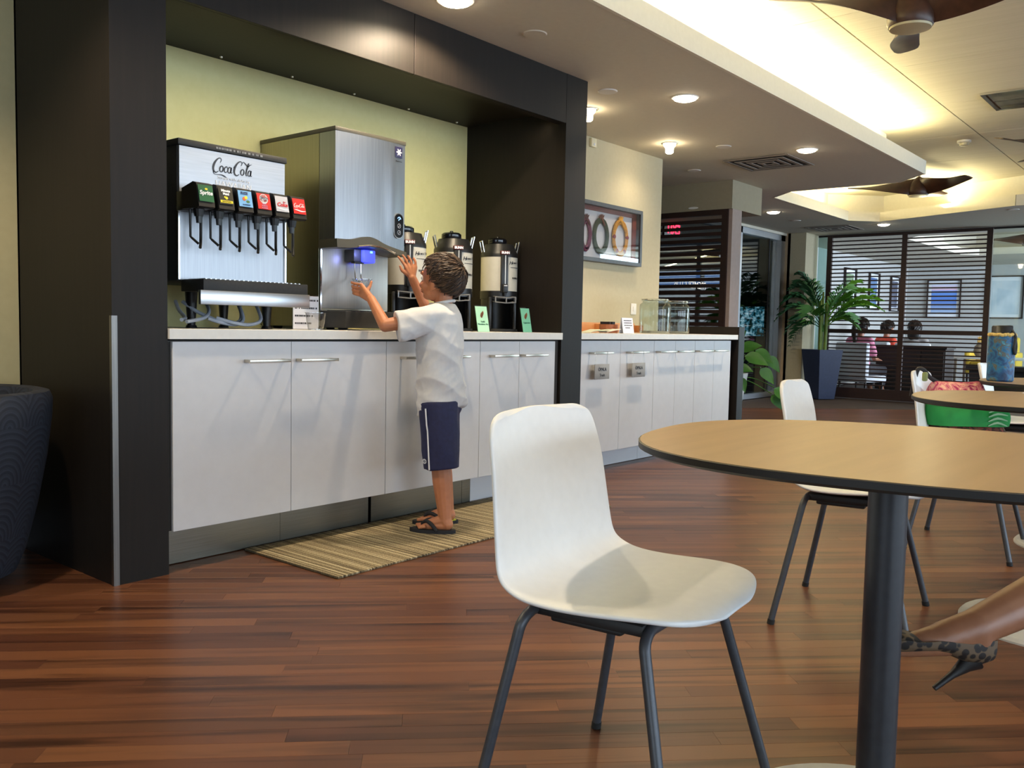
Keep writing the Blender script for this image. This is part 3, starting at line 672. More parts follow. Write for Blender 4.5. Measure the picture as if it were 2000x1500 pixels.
text('lettering', 'HAWAIIAN', .034, GP, t, plane((2.105, YS-.0004, 1.502)), bold=.0006)
# the valve bar
obj('valve_bar', B().box(XA-.01, XB-.03, YS-.10, YS, 1.372, 1.448, .004), BLACKP, t)
face = {'green': (18, 96, 56), 'dark': (40, 38, 28), 'blue': (120, 178, 226), 'red': (214, 36, 32), 'silver': (196, 196, 202), 'coke': (222, 30, 30)}
names = ['green', 'dark', 'blue', 'red', 'silver', 'coke']
vx = [1.871+.0865*k for k in range(6)]
WHT = mat('white_print', (240, 240, 240), .5)
LAB = {}
for k, nm in enumerate(names):
    x = vx[k]; y0 = YS-.185
    v = obj('valve', B().prism([(x-.034, YS-.06, 1.375), (x-.034, y0+.012, 1.372), (x-.034, y0, 1.378), (x-.034, y0+.022, 1.468), (x-.034, y0+.045, 1.474), (x-.034, YS-.06, 1.455)], (.068, 0, 0)).cyl((x, y0+.06, 1.374), (x, y0+.06, 1.345), .022, .016, 12).cyl((x, y0+.06, 1.345), (x, y0+.06, 1.320), .012, .010, 10), BLACKP, t, smooth=False)
    tl = math.atan2(.022, .09)
    mt = Matrix.Translation((x, y0+.0085-.0008, 1.4225)) @ FY.to_4x4() @ Matrix.Rotation(-tl, 4, 'X')
    bb = B(); bb.bm = bmesh.new()
    vs = [bb.bm.verts.new(mt @ V(q)) for q in ((-.031, -.026, 0), (.031, -.026, 0), (.031, .040, 0), (-.031, .040, 0), (-.031, -.026, .0008), (.031, -.026, .0008), (.031, .040, .0008), (-.031, .040, .0008))]
    for f in ((0, 1, 2, 3), (4, 5, 6, 7), (0, 1, 5, 4), (1, 2, 6, 5), (2, 3, 7, 6), (3, 0, 4, 7)): bb.bm.faces.new([vs[i] for i in f])
    lb = obj('brand_label', bb, mat('label_'+nm, face[nm], .4), v, smooth=False)
    lb['label'] = {'green': 'green label with white lettering', 'dark': 'black label with a yellow band', 'blue': 'light blue label with fruit', 'red': 'red label with round blue badge', 'silver': 'silver label with red lettering', 'coke': 'red label with white script'}[nm]
    m2 = mt @ Matrix.Translation((0, 0, .0012)); TT = lambda s, sz, mm, x_, y_, **kw: text('label_lettering', s, sz, mm, v, m2 @ Matrix.Translation((x_, y_, 0)), **kw)
    DOT = lambda x_, y_, r_, mm, sy=1: obj('label_mark', B().prism([m2 @ V((x_+r_*math.cos(a), y_+r_*sy*math.sin(a), 0)) for a in [2*math.pi*i/16 for i in range(16)]], (m2.to_3x3() @ V((0, 0, .0004)))), mm, v, smooth=False)
    YEL = mat('label_yellow', (236, 216, 40), .5); BLU = mat('label_navy', (24, 40, 90), .5)
    if nm == 'green': TT('Sprite', .023, WHT, 0, .008, shear=.15, bold=.0006); DOT(.003, .024, .006, YEL, .7)
    if nm == 'dark':
        TT('Minute', .014, WHT, 0, .028, bold=.0006); TT('Maid', .014, WHT, 0, .015, bold=.0006); DOT(.001, -.001, .006, YEL); DOT(-.006, .002, .004, YEL)
        obj('label_mark', B().prism([m2 @ V(q) for q in ((-.027, -.021, 0), (.027, -.021, 0), (.027, -.011, 0), (-.027, -.011, 0))], m2.to_3x3() @ V((0, 0, .0003))), YEL, v, smooth=False); TT('LEMONADE', .0075, INK, 0, -.016)
    if nm == 'blue':
        TT('FUZE', .014, BLU, -.003, .029, bold=.0006); DOT(-.006, .006, .008, mat('label_orange', (206, 96, 40), .5)); DOT(.003, .012, .007, YEL); DOT(.010, -.004, .008, mat('label_leaf', (60, 110, 50), .5), .7); TT('RASPBERRY', .007, BLU, .002, -.018)
    if nm == 'red':
        DOT(0, .018, .020, WHT); DOT(0, .018, .0185, mat('label_red'+nm, (214, 50, 40), .5)); TT('Fanta', .017, BLU, 0, .019, shear=.2, bold=.0014); TT('Fanta', .017, WHT, 0, .019, shear=.2, bold=.0003)
        for q, s in enumerate(('FRUIT', 'PUNCH', 'FLAVOR')): TT(s, .0075, mat('label_lilac', (200, 170, 210), .5), 0, -.004-.0085*q)
    if nm == 'silver': TT('diet', .009, mat('label_redtext', (200, 30, 40), .5), .012, .016); TT('Coke', .023, mat('label_redtext'), 0, .003, shear=.25, bold=.0008)
    if nm == 'coke': script(v, m2 @ Matrix.Translation((-.028, .004, 0)), .056, WHT, 'label_lettering'); obj('label_mark', B().ribbon([(-.028, -.008, .001), (-.012, -.010, .005), (.008, -.014, .005), (.029, -.012, .002)], m2), WHT, v, smooth=False)
    if nm == 'silver': obj('label_mark', B().ribbon([(-.028, -.012, .001), (-.008, -.014, .004), (.012, -.017, .004), (.029, -.015, .002)], m2), WHT, v, smooth=False)
    for dx in (-.017, .017):   # the two prongs of the dispensing lever
        pass
    yb_ = y0+.085
    obj('lever', B().tube([(x-.022, yb_, 1.372), (x-.022, yb_-.002, 1.268), (x-.018, yb_-.006, 1.262), (x+.001, yb_-.022, 1.240)], .0048, 8).tube([(x+.018, yb_-.01, 1.372), (x+.016, yb_-.012, 1.268), (x+.012, yb_-.018, 1.252), (x+.002, yb_-.034, 1.236), (x-.006, yb_-.044, 1.224)], .0058, 8), BLACKP, v)
# drip tray, legs, hoses
obj('tray_body', B().box(XA+.02, XB+.012, 3.115, YS+.02, 1.058, 1.106, .003), BLACKM, t)
obj('tray_front', B().box(XA-.002, XB+.010, 3.098, 3.116, 1.006, 1.062, .002), STEEL, t)
b = B()
for k in range(22): b.box(XA+.035+k*.021, XA+.042+k*.021, 3.125, YS-.01, 1.104, 1.109)
obj('tray_grille', b, STEEL, t, smooth=False)
for x, y in ((XA+.10, 3.34), (XB-.04, 3.34), (XA+.10, 3.68), (XB-.04, 3.68)):
    obj('leg', B().cyl((x, y, .922), (x, y, 1.10), .016, .028, 14).cyl((x, y, .912), (x, y, .924), .024, .02, 14), BLACKP, t)
hm = noisy('hose_plastic', S((150, 160, 176), (176, 184, 196)), (20, 20, 20), .35)
hs = [[(1.90, 3.36, 1.02), (1.88, 3.30, .985), (1.85, 3.2, .952), (1.80, 3.14, .945)], [(1.93, 3.36, 1.02), (1.97, 3.3, .975), (2.05, 3.24, .935), (2.12, 3.25, .94), (2.18, 3.32, .975), (2.21, 3.4, 1.03)],
      [(2.03, 3.36, 1.03), (1.99, 3.26, .985), (1.92, 3.18, .955), (1.81, 3.12, .938)], [(1.95, 3.20, .952), (2.0, 3.18, .936), (2.08, 3.2, .930), (2.15, 3.26, .955), (2.19, 3.36, 1.03)],
      [(1.98, 3.19, .955), (2.05, 3.16, .935), (2.13, 3.17, .931), (2.21, 3.22, .955), (2.26, 3.34, 1.03)]]
def smoothpts(p, n=6):
    p = [V(q) for q in p]; out = []
    for k in range(len(p)-1):
        a, b_, c, d = p[max(k-1, 0)], p[k], p[k+1], p[min(k+2, len(p)-1)]
        for q in range(n): s = q/n; out.append(.5*((2*b_)+(c-a)*s+(2*a-5*b_+4*c-d)*s*s+(3*b_-a-3*c+d)*s**3))
    return out+[p[-1]]
for h in hs: obj('hose', B().tube(smoothpts(h), .0075, 8), hm, t)

# ================================================================== ICE MACHINE
IX0, IX1, IY = 2.588, 3.016, 3.20
t = thing('ice_machine', 'tall stainless ice and water dispenser the boy is reaching for', 'dispenser', ((IX0+IX1)/2, 3.5, .912))
SIDE = brushed('side_steel', (150, 146, 128), (160, 156, 138), .30, (300, 300, 4))
obj('housing', B().box(IX0, IX1, 3.315, 3.77, .925, 1.815, .002), SIDE, t, smooth=False)
obj('top_cap', B().box(IX0-.004, IX1+.004, IY-.004, 3.775, 1.812, 1.832, .003), mat('olive_plastic', (70, 66, 54), .5), t)
# front cover with its wavy lower edge, and a soft dish on the right
NX, NZ = 28, 26; b = B(); grid = []
def wave(u): return 1.325+.022*math.exp(-((u-.42)/.16)**2)-.03*max(0, u-.55)/.45-.002
for j in range(NZ+1):
    row = []
    for i in range(NX+1):
        u, s = i/NX, j/NZ; zb = wave(u); z = zb+(1.812-zb)*s
        y = IY-.012*math.sin(math.pi*u)-.006*math.exp(-((u-.80)/.10)**2)*math.sin(min(1, s*1.0)*3.1)
        row.append(b.bm.verts.new((IX0+(IX1-IX0)*u, y, z)))
    grid.append(row)
for j in range(NZ):
    for i in range(NX): b.bm.faces.new((grid[j][i], grid[j][i+1], grid[j+1][i+1], grid[j+1][i]))
for x in (IX0, IX1): b.box(x-.0005, x+.0005, IY, 3.312, 1.315, 1.812)
obj('front_cover', b, STEELV, t, ang=60)
obj('side_return', B().box(IX0+.001, IX0+.004, IY+.002, 3.312, 1.315, 1.811).box(IX1-.004, IX1-.001, IY+.002, 3.312, 1.30, 1.811), SIDE, t, smooth=False)
# black wavy hood under the cover
b = B(); prev = None
for i in range(29):
    u = i/28; zt = wave(u)+.004; zb = 1.288+.014*math.exp(-((u-.45)/.2)**2)-.014*max(0, u-.6)/.4; x = IX0-.002+(IX1-IX0+.004)*u; y = IY-.016-.014*math.sin(math.pi*u)
    r_ = [b.bm.verts.new(q) for q in ((x, y, zt), (x, y-.004, zb), (x, 3.315, zb), (x, 3.315, zt))]
    if prev: b.bridge(prev, r_)
    else: b.bm.faces.new(r_)
    prev = r_
b.bm.faces.new(prev); obj('hood', b, mat('olive_plastic'), t, ang=50)
obj('hood_trim', B().tube(smoothpts([(2.70, IY-.032, 1.299), (2.78, IY-.036, 1.309), (2.86, IY-.034, 1.302), (2.93, IY-.03, 1.284)]), .004, 8), CHROME, t)
SPL = brushed('splash_steel', (176, 172, 166), (188, 184, 178), .40, (300, 300, 4)); bsdf(SPL).inputs['Metallic'].default_value = .7
obj('splash_panel', B().box(IX0+.012, IX1-.008, 3.306, 3.316, 1.012, 1.30, .001), SPL, t)
obj('edge_strip', B().box(IX0+.001, IX0+.010, 3.304, 3.316, .93, 1.30), CHROME, t, smooth=False)
obj('chute_housing', B().box(2.73, 2.775, 3.235, 3.306, 1.235, 1.292, .004), GREYP, t)
ch = obj('ice_chute', B().box(2.776, 2.846, 3.215, 3.306, 1.232, 1.292, .005), emit('blue_lit_plastic', (40, 60, 255), 1.0), t)
m = MATS['blue_lit_plastic']; bsdf(m).inputs['Base Color'].default_value = lin((120, 120, 150))
obj('indicator_light', B().box(2.812, 2.826, 3.2135, 3.2155, 1.278, 1.287, .001), emit('cyan_led', (60, 150, 255), 8), t)
lamp('chute_led', 'POINT', (2.74, 3.21, 1.27), .12, (.25, .3, 1), shadow_soft_size=.01)
obj('nozzle_ring', B().box(2.732, 2.790, 3.232, 3.26, 1.226, 1.236, .002), BLACKP, t)
obj('water_lever', B().tube(smoothpts([(2.742, 3.245, 1.228), (2.742, 3.24, 1.165), (2.745, 3.225, 1.145), (2.762, 3.222, 1.142), (2.778, 3.235, 1.15), (2.781, 3.245, 1.17), (2.781, 3.246, 1.228)]), .003, 8), CHROME, t)
obj('rating_label', B().box(2.895, 2.935, 3.303, 3.306, 1.262, 1.285), mat('grey_plate'), t, smooth=False)
obj('drip_tray', B().box(IX0+.008, IX1-.004, 3.13, 3.32, .922, 1.0, .006), BLACKM, t)
b = B()
for k in range(18): b.box(IX0+.03+k*.021, IX0+.037+k*.021, 3.14, 3.29, .998, 1.003)
obj('drip_grille', b, BLACKP, t, smooth=False)
for x, y in ((IX0+.05, 3.2), (IX1-.05, 3.2), (IX0+.05, 3.7), (IX1-.05, 3.7)): obj('foot', B().cyl((x, y, .912), (x, y, .926), .02, .024, 12), BLACKP, t)
# keypad and badge
kx, kz = 2.969, 1.420; b = B()
def pill(w_, h, y, th): return [(kx+w_*math.cos(a), y, kz+(h if math.sin(a) > 0 else -h)+w_*math.sin(a)) for a in [2*math.pi*k/20+.01 for k in range(20)]]
obj('keypad_rim', B().prism(pill(.031, .030, IY-.0125, 0), (0, .02, 0)), CHROME, t, smooth=False)
obj('keypad', B().prism(pill(.0275, .030, IY-.0140, 0), (0, .02, 0)), mat('gloss_black', (10, 11, 16), .12), t, smooth=False)
for dz, mm, c in ((.032, emit('blue_icon', (120, 180, 255), 4), 0), (0, mat('pale_icon', (150, 154, 160), .4), 1), (-.032, mat('pale_icon'), 2)):
    b = B(); mt = plane((kx, IY-.0142, kz+dz)); n_ = 14
    b.ribbon([(.010*math.cos(a), .010*math.sin(a), .0025) for a in [math.pi*(.9 if c == 0 else 2)*k/n_ for k in range(n_+1)]], mt, sub=2)
    b.ribbon([(-.004, -.006, .003), (.004, .004, .003)], mt, sub=1)
    obj('keypad_icon', b, mm, t, smooth=False)
bx, bz = 2.966, 1.772
obj('badge', B().box(bx-.023, bx+.023, IY-.011, IY+.01, bz-.026, bz+.026, .001), mat('navy_badge', (30, 28, 66), .4), t)
b = B(); mt = plane((bx, IY-.0115, bz))
for k in range(6):
    a = k*math.pi/3; b.ribbon([(0, 0, .005), (.010*math.cos(a), .010*math.sin(a), .007), (.018*math.cos(a), .018*math.sin(a), .002)], mt, sub=3)
obj('badge_snowflake', b, WHT, t, smooth=False)
text('badge_lettering', 'Manitowoc', .009, INK, t, plane((bx, IY-.0112, bz-.043)))

# ================================================================== COFFEE SERVERS
WRAP = noisy('server_wrap', S((196, 192, 178), (202, 198, 184)), (30, 30, 30), .5)
def server(x, y, label):
    z = .912; r = .108
    t = thing('coffee_server', label, 'coffee server', (x, y, z), group='coffee servers')
    obj('base', B().cyl((x, y, z), (x, y, z+.016), .116, .113, 36), BLACKM, t)
    # stand: an open black sleeve with a cup recess in front
    b = B().lathe([(r*.96, z+.016), (r*.96, z+.20)], (x, y, 0), 26, -55+0, 235).lathe([(r*.86, z+.20), (r*.86, z+.016)], (x, y, 0), 26, -55, 235)
    obj('stand', b, BLACKP, t)
    obj('stand_leg', B().box(x-.082, x-.066, y-.092, y-.07, z+.016, z+.20, .003), BLACKP, t); obj('stand_leg', B().box(x+.066, x+.082, y-.092, y-.07, z+.016, z+.20, .003), BLACKP, t)
    obj('collar', B().lathe([(r*.9, z+.19), (r+.002, z+.19), (r+.002, z+.236), (r*.9, z+.236)], (x, y, 0), 30), BLACKP, t)
    obj('wrap', B().lathe([(r, z+.232), (r, z+.435)], (x, y, 0), 40), WRAP, t)
    obj('shoulder', B().lathe([(r+.001, z+.432), (r+.001, z+.45), (r*.97, z+.462), (r*.82, z+.495), (r*.78, z+.508), (.0005, z+.512)], (x, y, 0), 32), BLACKP, t)
    obj('lid', B().lathe([(.052, z+.508), (.056, z+.515), (.055, z+.537), (.045, z+.545), (.012, z+.547), (.008, z+.556), (.0005, z+.557)], (x-.01, y+.01, 0), 24), mat('gloss_black'), t)
    obj('gauge', B().box(x-.021, x+.021, y-r-.016, y-r+.012, z+.225, z+.448, .004), BLACKP, t)
    obj('gauge_tube', B().box(x+.001, x+.006, y-r-.018, y-r-.015, z+.25, z+.44), mat('gauge_glass', (190, 190, 186), .1), t, smooth=False)
    obj('brand_plaque', B().box(x-.024, x+.028, y-r-.022, y-r+.01, z+.444, z+.466, .003), mat('plaque_maroon', (96, 22, 22), .4), t)
    text('lettering', 'BUNN', .017, WHT, t, plane((x+.002, y-r-.0225, z+.454)), bold=.0012)
    obj('tap', B().box(x-.013, x+.017, y-r-.034, y-r, z+.225, z+.275, .004).cyl((x, y-r-.02, z+.225), (x, y-r-.02, z+.205), .011, .008, 10), BLACKP, t)
    obj('tap_label', B().box(x-.008, x+.012, y-r-.036, y-r-.033, z+.262, z+.268), GP, t, smooth=False)
    obj('tap_guard', B().tube([(x-.055, y-.07, z+.205), (x-.06, y-r-.045, z+.20), (x, y-r-.06, z+.195), (x+.06, y-r-.045, z+.20), (x+.055, y-.07, z+.205)], .004, 6).tube([(x-.055, y-.07, z+.175), (x-.06, y-r-.045, z+.17), (x, y-r-.06, z+.165), (x+.06, y-r-.045, z+.17), (x+.055, y-.07, z+.175)], .004, 6).tube([(x-.06, y-r-.045, z+.20), (x-.06, y-r-.045, z+.17)], .004, 6).tube([(x, y-r-.06, z+.195), (x, y-r-.06, z+.165)], .004, 6).tube([(x+.06, y-r-.045, z+.2), (x+.06, y-r-.045, z+.17)], .004, 6), mat('smoke_plastic', (120, 120, 120), .15), t)
    for s in (-1, 1): obj('carry_handle', B().tube([(x+s*(r-.012), y-.028, z+.455), (x+s*(r+.004), y-.028, z+.525), (x+s*(r+.004), y+.028, z+.525), (x+s*(r-.012), y+.028, z+.455)], .0045, 8), CHROME, t)
    obj('notice', B().lathe([(r*.93, z+.462), (r*.99, z+.44)], (x, y, 0), 4, -62, -44), mat('blue_sticker', (110, 140, 190), .4), t, smooth=False)
    # printing wrapped on the right of the tap
    def wrapm(s, size, deg, zz, **kw):
        a = R(deg); mt = Matrix.Translation((x+math.cos(a)*(r+.0012), y+math.sin(a)*(r+.0012), zz)) @ Matrix.Rotation(a+R(90), 4, 'Z') @ FY.to_4x4()
        text('lettering', s, size, INK, t, mt, **kw)
    for q, chx in enumerate('Hawaiian'): wrapm(chx, .030 if q == 0 else .020, -68+q*8.0, z+.398+q*.0012, shear=.35, bold=.0004)
    for q, chx in enumerate('HAWAIIAN'): wrapm(chx, .013, -58+q*6.0, z+.312, bold=.0008)
    t.rotation_euler = (0, 0, R(-34))      # the taps are turned towards the room's left
    b = B()
    for q in range(13):
        a = R(-66+q*4.2); b.box(x+math.cos(a)*(r+.0012)-.002, x+math.cos(a)*(r+.0012)+.002, y+math.sin(a)*(r+.0012)-.0007, y+math.sin(a)*(r+.0012)+.0007, z+.371, z+.375)
    obj('small_print', b, INK, t, smooth=False)
server(3.235, 3.42, 'coffee server next to the ice machine, behind the boy\'s raised hand')
server(3.60, 3.42, 'coffee server behind the boy\'s head, middle of the three')
server(3.972, 3.40, 'coffee server at the right end of the niche beside the dark pillar')

# ---- cards, sign and cups on the worktop
def tent_card(x, y, w_, h, rgb, label, lines, mname):
    t = thing('tent_card', label, 'card', (x, y, .912), group='green tent cards'); lean = .030
    rot = Matrix.Rotation(R(-11), 3, 'X')
    b = B().box(x-w_/2, x+w_/2, y, y+.002, .912, .912+h, rot=rot, about=(x, y, .912)); obj('card', b, mat(mname, rgb, .5), t, smooth=False)
    obj('holder', B().box(x-w_/2-.002, x+w_/2+.002, y+.0022, y+.0036, .912, .912+h+.006, rot=rot, about=(x, y, .912)).box(x-w_/2, x+w_/2, y, y+.055, .912, .914), CUPP, t, smooth=False)
    mt = Matrix.Translation((x, y, .912)) @ rot.to_4x4() @ FY.to_4x4()
    G_ = mat('card_green_ink', (40, 96, 74), .6); Br = mat('card_brown_ink', (140, 92, 56), .6)
    for q, s in enumerate(lines): text('lettering', s, .013, G_, t, mt @ Matrix.Translation((0, h*.40-.014*q, .0004)), shear=.2)
    b = B()
    for q in range(5): b.ribbon([(-.004, h*.55, .003), (-.010+q*.005, h*.62+q*.004, .010), (-.006+q*.004, h*.74+q*.003, .002)], mt @ Matrix.Translation((0, 0, .0004)), sub=3)
    obj('leaf_emblem', b, Br, t, smooth=False)
tent_card(3.525, 3.115, .092, .138, (176, 226, 190), 'pale green tent card, left of the two in front of the coffee servers', ('Vanilla', 'Macadamia Nut'), 'card_mint')
tent_card(3.905, 3.12, .078, .138, (120, 190, 156), 'deeper green tent card beside the dark pillar', ('Cappuccino',), 'card_green')
t = thing('notice_sheet', 'white notice sheet in a clear stand between dispenser and ice machine', 'sign', (2.505, 3.30, .912))
obj('sheet', B().box(2.434, 2.576, 3.300, 3.302, .914, 1.064), PAPER, t, smooth=False)
obj('holder', B().box(2.432, 2.578, 3.3025, 3.305, .912, 1.069).box(2.432, 2.578, 3.305, 3.35, .912, .914), CUPP, t, smooth=False)
rg = random.Random(11)
for q, (z, x1) in enumerate(((1.04, 2.568), (1.005, 2.568), (.97, 2.545), (.936, 2.54))):
    b = B(); x = 2.444 if q else 2.50
    while x < x1:
        w_ = .003+rg.random()*.005; b.box(x, x+w_, 3.2992, 3.3002, z, z+.008); x += w_+.0022+(.006 if rg.random() < .2 else 0)
    obj('print_line', b, INK, t, smooth=False)
def cup(x, y, z, label, tilt=None, r0=.033, r1=.044, h=.075):
    b = B().lathe([(.0005, .002), (r0-.002, .002), (r0, .004), (r0+(r1-r0)*.35, h*.36), (r0+(r1-r0)*.38+.0012, h*.38), (r1, h-.003), (r1+.003, h-.002), (r1+.003, h), (r1-.001, h)], (0, 0, 0), 28).lathe([(.0005, 0), (r0, 0), (r0, .004)], (0, 0, 0), 28)
    bmesh.ops.translate(b.bm, vec=(x, y, z), verts=b.bm.verts[:])
    return tag(obj('plastic_cup', b, CUPP, ang=60), label, 'cup')
cup(2.405, 3.10, .9125, 'clear plastic cup standing on the worktop by the notice sheet')

# ---- second counter
t = thing('lei_display', 'dark framed shadow box with flower leis on the cream wall', 'picture', (5.6, 3.82, 1.445))
FX0, FX1, FZ0, FZ1 = 4.96, 6.205, 1.445, 1.893
FRM = noisy('charcoal_frame', S((62, 64, 68), (70, 72, 76)), (40, 40, 6), .45)
KOA = noisy('koa_wood', S((112, 40, 34), (140, 66, 48)), (8, 8, 40), .4)
yb = 3.852
b = B().box(FX0, FX1, 3.79, yb, FZ1-.03, FZ1, .002).box(FX0, FX1, 3.79, yb, FZ0, FZ0+.03, .002).box(FX0, FX0+.03, 3.79, yb, FZ0+.03, FZ1-.03).box(FX1-.03, FX1, 3.79, yb, FZ0+.03, FZ1-.03)
obj('frame', b, FRM, t, smooth=False)
obj('koa_border', B().box(FX0+.03, FX1-.03, 3.832, 3.85, FZ1-.062, FZ1-.03).box(FX0+.03, FX0+.085, 3.832, 3.85, FZ0+.03, FZ1-.062).box(FX1-.085, FX1-.03, 3.832, 3.85, FZ0+.03, FZ1-.062), KOA, t, smooth=False)
obj('backing', B().box(FX0+.085, FX1-.085, 3.842, 3.85, FZ0+.03, FZ1-.062), mat('lei_backing', (222, 222, 226), .7), t, smooth=False)
obj('glazing', B().box(FX0+.03, FX1-.03, 3.797, 3.799, FZ0+.03, FZ1-.03), FRAMEGLASS, t, smooth=False)
def lei(x, z, rx, rz, rgb, acc, nm, lbl):
    b = B(); rg = random.Random(int(x*100)); n = 46
    for k in range(n):
        a = 2*math.pi*k/n+math.pi/2
        b.sph((x+rx*math.cos(a), 3.828, z+rz*math.sin(a)), (.020+rg.random()*.004, .012, .020+rg.random()*.005), 7, 5)
    l = obj('lei', b, noisy('petals_'+nm, S(rgb, tuple(int(c*.8) for c in rgb)), (60, 60, 60), .7), t); l['label'] = lbl
    b = B()
    for k in range(5):
        a = R(60+k*22); b.cap((x, 3.826, z+rz), .010, (x+.05*math.cos(a), 3.822, z+rz+.045*math.sin(a)), .004, 7)
    b.cap((x-.01, 3.82, z+rz+.01), .010, (x+.035, 3.82, z+rz-.035), .006, 7)
    obj('lei_bow', b, mat('bow_'+nm, acc, .6), l)
    return l
lei(5.462, 1.642, .055, .105, (118, 30, 74), (84, 30, 30), 'plum', 'plum coloured lei half hidden by the pillar')
lei(5.665, 1.648, .088, .118, (62, 74, 46), (120, 62, 40), 'green', 'dark green lei with brown bow')
l = lei(5.935, 1.655, .094, .125, (232, 160, 30), (240, 176, 50), 'yellow', 'golden yellow lei with red bands')
b = B()
for dg in (5, 178, 235, 305):
    a = R(dg); b.sph((5.935+.094*math.cos(a), 3.826, 1.655+.125*math.sin(a)), (.022, .0145, .02), 8, 6)
obj('red_band', b, mat('lei_red', (150, 36, 22), .6), l)
t = thing('wall_switch', 'white square switch plate on the cream wall left of the glass jars', 'switch', (6.195, 3.85, 1.12))
obj('plate', B().box(6.155, 6.235, 3.846, 3.854, 1.06, 1.15, .002), mat('white_trim'), t); obj('rocker', B().box(6.18, 6.21, 3.842, 3.847, 1.085, 1.125, .001), mat('white_trim'), t)
t = thing('wall_sensor', 'small cream sensor box high on the wall beside the dark pillar', 'sensor', (5.55, 3.85, 2.31))
obj('case', B().box(5.515, 5.58, 3.83, 3.854, 2.30, 2.365, .004), mat('cream_plastic'), t); obj('eye', B().cyl((5.548, 3.831, 2.32), (5.548, 3.827, 2.32), .01, .008, 12), GP, t)
def jar(x, y, label, h=.255, r=.118):
    z = .911; t = thing('glass_jar', label, 'jar', (x, y, z))
    prof = [(.0005, z+.001), (r*.92, z+.001), (r, z+.012), (r, z+h*.80), (r*.97, z+h*.86), (r*.86, z+h*.91), (r*.80, z+h*.925), (r*.80, z+h*.945), (r*.87, z+h*.955), (r*.88, z+h*.985), (r*.84, z+h)]
    inn = [(r*.82, z+h), (r*.78, z+h*.95), (r*.78, z+h*.92), (r*.83, z+h*.90), (r*.94, z+h*.855), (r*.975, z+h*.8), (r*.975, z+.02), (.0005, z+.018)]
    obj('body', B().lathe(prof+inn, (x, y, 0), 36), JARGLASS, t, ang=60)
    obj('rim', B().lathe([(r*.84, z+h-.004), (r*.89, z+h-.002), (r*.89, z+h+.004), (r*.84, z+h+.006), (r*.80, z+h)], (x, y, 0), 36), GLASS, t)
    obj('base_disc', B().lathe([(.0005, z+.019), (r*.95, z+.019), (r*.93, z+.004), (.0005, z+.003)], (x, y, 0), 30), mat('thick_glass', (206, 204, 190), .1, Transmission_Weight=.6), t)
jar(5.86, 3.45, 'large empty clear glass jar on the counter, left of the pair'); jar(6.31, 3.52, 'large empty clear glass jar on the counter, right of the pair', r=.108)
BAM = noisy('bamboo', S((196, 138, 84), (210, 152, 96)), (6, 6, 50), .5)
t = thing('bamboo_tray', 'orange-brown bamboo organiser tray on the counter below the lei display', 'tray', (5.25, 3.6, .911))
obj('back_board', B().box(4.75, 5.98, 3.70, 3.712, .912, .985, .001), BAM, t); obj('side_board', B().box(4.75, 4.762, 3.62, 3.70, .912, .985), BAM, t); obj('side_board', B().box(5.968, 5.98, 3.62, 3.70, .912, .97), BAM, t)
obj('bottom_board', B().box(4.762, 5.968, 3.62, 3.70, .912, .918), BAM, t)
obj('divider', B().box(5.08, 5.09, 3.62, 3.70, .918, .975), BAM, t); obj('divider', B().box(5.42, 5.43, 3.62, 3.70, .918, .975), BAM, t)
t = thing('wooden_bowl', 'round brown wooden bowl holding dark sticks, next to the card on the counter', 'bowl', (5.20, 3.43, .911))
obj('bowl', B().lathe([(.0005, .912), (.062, .912), (.066, .918), (.066, .972), (.062, .972), (.060, .92), (.0005, .918)], (5.20, 3.43, 0), 28), noisy('red_wood', S((150, 86, 54), (168, 100, 64)), (10, 10, 40), .5), t)
b = B(); rg = random.Random(2)
for k in range(9): b.box(5.16+k*.008, 5.168+k*.008, 3.40, 3.47, .972, .990, rot=Matrix.Rotation(rg.random()*.8-.4, 3, 'Z'))
obj('sachets', b, mat('dark_sachet', (34, 30, 34), .5), t)
for k, (x, y, rz, rgb) in enumerate(((4.74, 3.27, .25, (206, 210, 184)), (4.86, 3.29, -.3, (196, 206, 176)), (4.99, 3.28, .1, (222, 214, 200)))):
    o = obj('leaflet', B().box(x-.10, x+.10, y-.035, y+.035, .912+.002*k, .914+.002*k+.0, rot=Matrix.Rotation(rz, 3, 'Z') @ Matrix.Rotation(R(-6), 3, 'Y')), mat('leaflet_%d' % k, rgb, .6), smooth=False)
    bpy.data.objects[o.name].location.z += .012
    tag(o, ('pale green leaflet on the counter, nearest the pillar', 'pale green leaflet crossing the first, below the lei display', 'cream leaflet beside the wooden bowl')[k], 'leaflet')
t = thing('tent_sign', 'small white tent sign between the wooden bowl and the glass jars', 'sign', (5.235, 3.30, .911))
obj('front_leaf', B().box(5.165, 5.305, 3.285, 3.287, .911, 1.02, rot=Matrix.Rotation(R(-9), 3, 'X'), about=(5.235, 3.285, .911)), PAPER, t, smooth=False)
obj('back_leaf', B().box(5.165, 5.305, 3.322, 3.324, .911, 1.02, rot=Matrix.Rotation(R(9), 3, 'X'), about=(5.235, 3.324, .911)), PAPER, t, smooth=False)
rg = random.Random(4)
for q in range(4):
    b = B(); x = 5.188+.012*(q == 3); mt = Matrix.Rotation(R(-9), 3, 'X')
    while x < (5.282 if q < 3 else 5.26):
        w_ = .003+rg.random()*.006; b.box(x, x+w_, 3.2842, 3.2850, .998-q*.017, 1.004-q*.017, rot=mt, about=(5.235, 3.285, .911)); x += w_+.003
    obj('print_line', b, INK, t, smooth=False)
